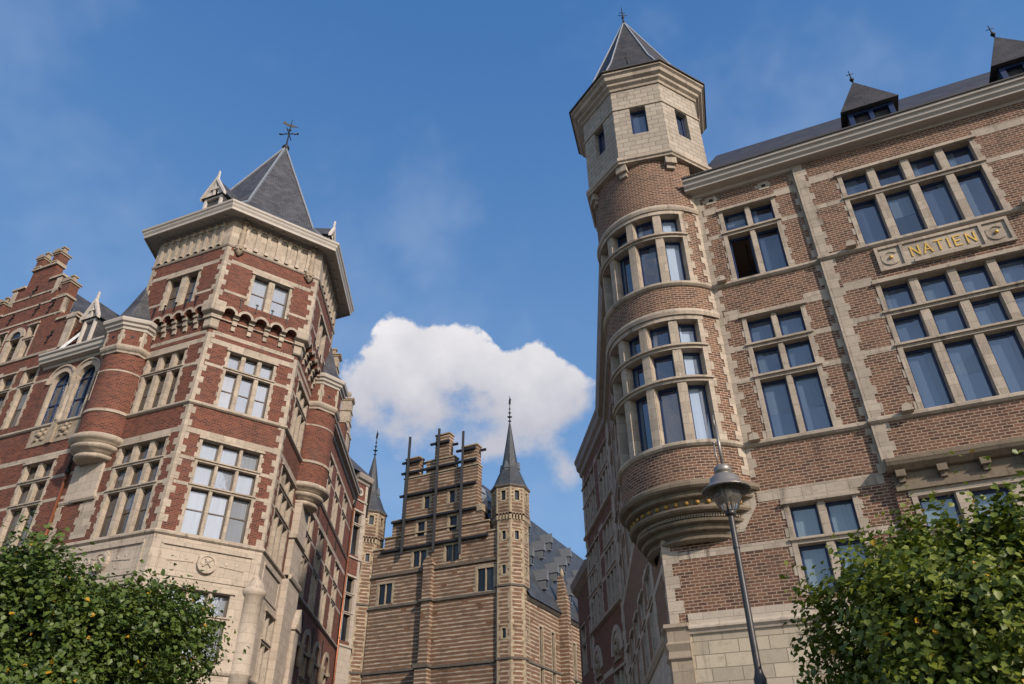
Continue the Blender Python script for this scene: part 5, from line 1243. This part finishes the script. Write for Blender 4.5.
    for row, (z, us) in enumerate(((21.5, (5.6, 12.2, 18.6, 25)), (24.0, (5.2, 11.8, 18.2, 24.6)), (26.6, (4.9, 11.5, 17.9, 24)), (29.4, (4.5, 11, 17.4, 23.5)))):
        for u in us:
            o = .45-(z-E0[1])/sl
            b = MB(); h = .46; b.box(NX, u-h*.6, u+h*.6, z, z+.95, o-.9, o+.45)
            b.prism(NX, [(u-h*.8, z+.9), (u+h*.8, z+.9), (u, z+2.1)], o-1.1, o+.6); d = b.build('roof_dormer', M['lead_dark'], T)
            b = MB(); b.mq(NX, u-h*.4, u+h*.4, z+.15, z+.85, o+.456); b.build('opening', M['iron'], d)
    for u, z in ((-1.9, 29.3), (-2.6, 30.4)):
        b = MB(); b.box(VF, u-.3, u+.3, z-.6, z+.2, -2.2, -1.0); b.prism(VF, [(u-.42, z+.2), (u+.42, z+.2), (u, z+1.0)], -2.4, -.95); b.build('roof_dormer', M['lead'], T)
far_building()

# ------------------------------------------------------------------ street lamp
def street_lamp():
    T = thing('street_lamp', 'tall grey street lamp with wide round shade and glass bowl by brick wall', 'street lamp')
    x, y = 9.8*sin(RD(17.06)), 9.8*cos(RD(17.06)); z = 5.04; c = (x, y)
    b = MB(); b.lathe(c, [(.17, 0), (.17, .05), (.12, .1), (.095, .9), (.078, 1.0), (.072, 2.98), (.075, 3.08), (.055, 3.13), (.043, 3.19), (.037, z+.06)], 16); b.lathe(c, [(.042, 4.62), (.047, 4.64), (.042, 4.66)], 16)
    b.build('pole', M['metal_pole'], T)
    b = MB(); b.lathe(c, [(.045, z+.02), (.07, z+.03), (.075, z+.07), (.05, z+.1)], 16); b.tube((x-.02, y, z+.08), (x-.02, y, z+.40), .014)
    for k in range(2):
        a = RD(60+180*k); b.tube((x+.08*cos(a), y+.08*sin(a), z+.05), (x+.13*cos(a), y+.13*sin(a), z+.40), .008)
    b.build('bracket', M['metal_pole'], T)
    gm, t, pb = mat('lamp_glass', .04, .5); pb.inputs['Transmission Weight'].default_value = .93; pb.inputs['IOR'].default_value = 1.18; pb.inputs['Base Color'].default_value = (.80, .76, .68, 1)
    b = MB(); b.lathe(c, [(.055, z+.06), (.12, z+.12), (.165, z+.21), (.185, z+.31), (.18, z+.42)], 28); b.build('glass_bowl', gm, T)
    b = MB(); b.lathe(c, [(.0, z+.30), (.05, z+.30), (.06, z+.36), (.03, z+.42), (.0, z+.42)], 12); b.build('bulb', M['white_wood'], T)
    b = MB(); b.lathe(c, [(.185, z+.405), (.325, z+.365), (.33, z+.375), (.25, z+.425), (.215, z+.47), (.20, z+.54), (.15, z+.585), (.10, z+.60), (.10, z+.615), (.12, z+.63), (.12, z+.70), (.08, z+.735), (0, z+.745)], 36)
    for k in range(28):
        a = RD(k*360/28); b.tube((x+.185*cos(a), y+.185*sin(a), z+.400), (x+.322*cos(a), y+.322*sin(a), z+.361), .006, n=4)
    b.build('shade', M['metal_lamp'], T)
    b = MB(); b.tube((x+.012, y, z+.73), (x+.012, y, z+1.36), .026, .022); b.tube((x-.005, y, z+1.30), (x-.005, y, z+1.52), .012); b.tube((x-.05, y, z+.72), (x-.06, y, z+1.06), .012); b.ball((x-.061, y, z+1.08), .025, 6); b.build('rod', M['metal_lamp'], T)
street_lamp()

# ------------------------------------------------------------------ trees: many small leaves on twigs
def lime_tree(label, base, c, rad, n_twigs, leaf, seed, trunk_h, lm, pw):
    T = thing('lime_tree', label, 'tree', 'clipped street trees')
    T.location = (base[0], base[1], 0)
    R = np.random.default_rng(seed); c = np.array(c)-np.array((base[0], base[1], 0)); rad = np.array(rad)
    b = MB(); r0 = .17
    pts = [(0, 0, 0), (.04, .02, trunk_h*.5), (-.02, .03, trunk_h), (0, 0, c[2]+.3)]
    for (p, q), (ra, rb) in zip(zip(pts, pts[1:]), ((.20, .16), (.16, .13), (.13, .05))): b.tube(p, q, ra, rb, 10)
    b.build('trunk', M['bark'], T)
    b = MB(); limbs = []
    for k in range(16):
        a = 2*pi*k/16+R.uniform(-.2, .2); e = R.uniform(-.15, 1.1); L = R.uniform(.55, .85)
        p = np.array((0, 0, trunk_h*R.uniform(.85, 1.3))); q = c+rad*np.array((cos(a)*cos(e), sin(a)*cos(e), sin(e)))*L
        m = (p+q)/2+np.array((0, 0, .12)); b.tube(p, m, .055, .035, 6); b.tube(m, q, .035, .012, 6); limbs.append((m, q))
    b.build('limb', M['bark'], T)
    # crown: twigs start inside and lean outwards and up; leaves sit along them
    d = R.normal(size=(n_twigs, 3)); d /= np.linalg.norm(d, axis=1)[:, None]; d[:, 2] = np.where(d[:, 2] < -.55, -d[:, 2], d[:, 2])
    lump = 1+.15*np.sin(d[:, 0]*7+seed)*np.cos(d[:, 1]*6)+.09*np.sin(d[:, 2]*9+d[:, 0]*4)+.05*np.sin(17*d[:, 0]+13*d[:, 2])
    rr = R.uniform(.35, 1.0, n_twigs)**.5*.93
    box = (np.abs(d)**pw).sum(1)**(-1/pw)
    start = c+d*rad*(rr*lump*box)[:, None]
    dirn = d*.8+np.array((0, 0, .75))+R.normal(size=(n_twigs, 3))*.42; dirn /= np.linalg.norm(dirn, axis=1)[:, None]
    ln = R.uniform(.12, .36, n_twigs)*np.where(R.uniform(size=n_twigs) < .12, 1.9, 1)
    per = 11
    t = (np.arange(per)+.5)/per
    P = start[:, None, :]+dirn[:, None, :]*(ln[:, None]*t[None, :])[..., None]+R.normal(size=(n_twigs, per, 3))*.045
    P = P.reshape(-1, 3); dn = np.repeat(d, per, 0); tw = np.repeat(dirn, per, 0); N = len(P)
    nrm = dn*.75+np.array((0, 0, .55))+R.normal(size=(N, 3))*.55; nrm /= np.linalg.norm(nrm, axis=1)[:, None]
    ax = np.cross(nrm, R.normal(size=(N, 3))); ax -= .0; ax += np.array((0, 0, -.35)); ax -= nrm*np.sum(ax*nrm, 1)[:, None]; ax /= np.linalg.norm(ax, axis=1)[:, None]
    bx = np.cross(nrm, ax); s = leaf*R.uniform(.65, 1.2, N)
    # heart-shaped leaf of six corners folded along its midrib
    prof = [(-.42, 0, 0), (-.50, .30, .10), (-.05, .50, .16), (.60, 0, -.05), (-.05, -.50, .16), (-.50, -.30, .10)]
    V = np.stack([P+ax*(x*s)[:, None]+bx*(y*s)[:, None]+nrm*(z*s)[:, None] for x, y, z in prof], 1).reshape(-1, 3)
    i = np.arange(N)*6
    F = np.stack([np.stack([i, i+3, i+2, i+1], 1), np.stack([i, i+5, i+4, i+3], 1)], 1).reshape(-1, 4)
    me = bpy.data.meshes.new('crown'); me.vertices.add(len(V)); me.vertices.foreach_set('co', V.ravel().astype(np.float32))
    me.loops.add(len(F)*4); me.loops.foreach_set('vertex_index', F.ravel().astype(np.int32))
    me.polygons.add(len(F)); me.polygons.foreach_set('loop_start', (np.arange(len(F))*4).astype(np.int32)); me.polygons.foreach_set('loop_total', np.full(len(F), 4, np.int32))
    me.update(calc_edges=True); me.validate()
    clump = np.repeat(R.uniform(0, 1, n_twigs), per)
    tint = np.clip(.45*clump+.5*R.uniform(size=N), 0, .96); tint[R.uniform(size=N) < .012] = 1.0
    at = me.attributes.new('tint', 'FLOAT', 'FACE'); at.data.foreach_set('value', np.repeat(tint, 2).astype(np.float32))
    me.materials.append(M[lm]); o = bpy.data.objects.new('crown', me); col.objects.link(o); o.parent = T
lime_tree('clipped lime tree with dense dark green crown before the red brick tower building', (-6.55, 10.3), (-6.6, 10.3, 2.66), (2.5, 2.1, 1.80), 12000, .062, 3, 1.7, 'leaf', 2.7)
lime_tree('lime tree with yellowing leaves before the brown brick building beside the street lamp', (4.85, 7.45), (4.85, 7.45, 2.5), (1.82, 1.55, 1.54), 7400, .062, 11, 1.5, 'leaf_yellow', 3.4)
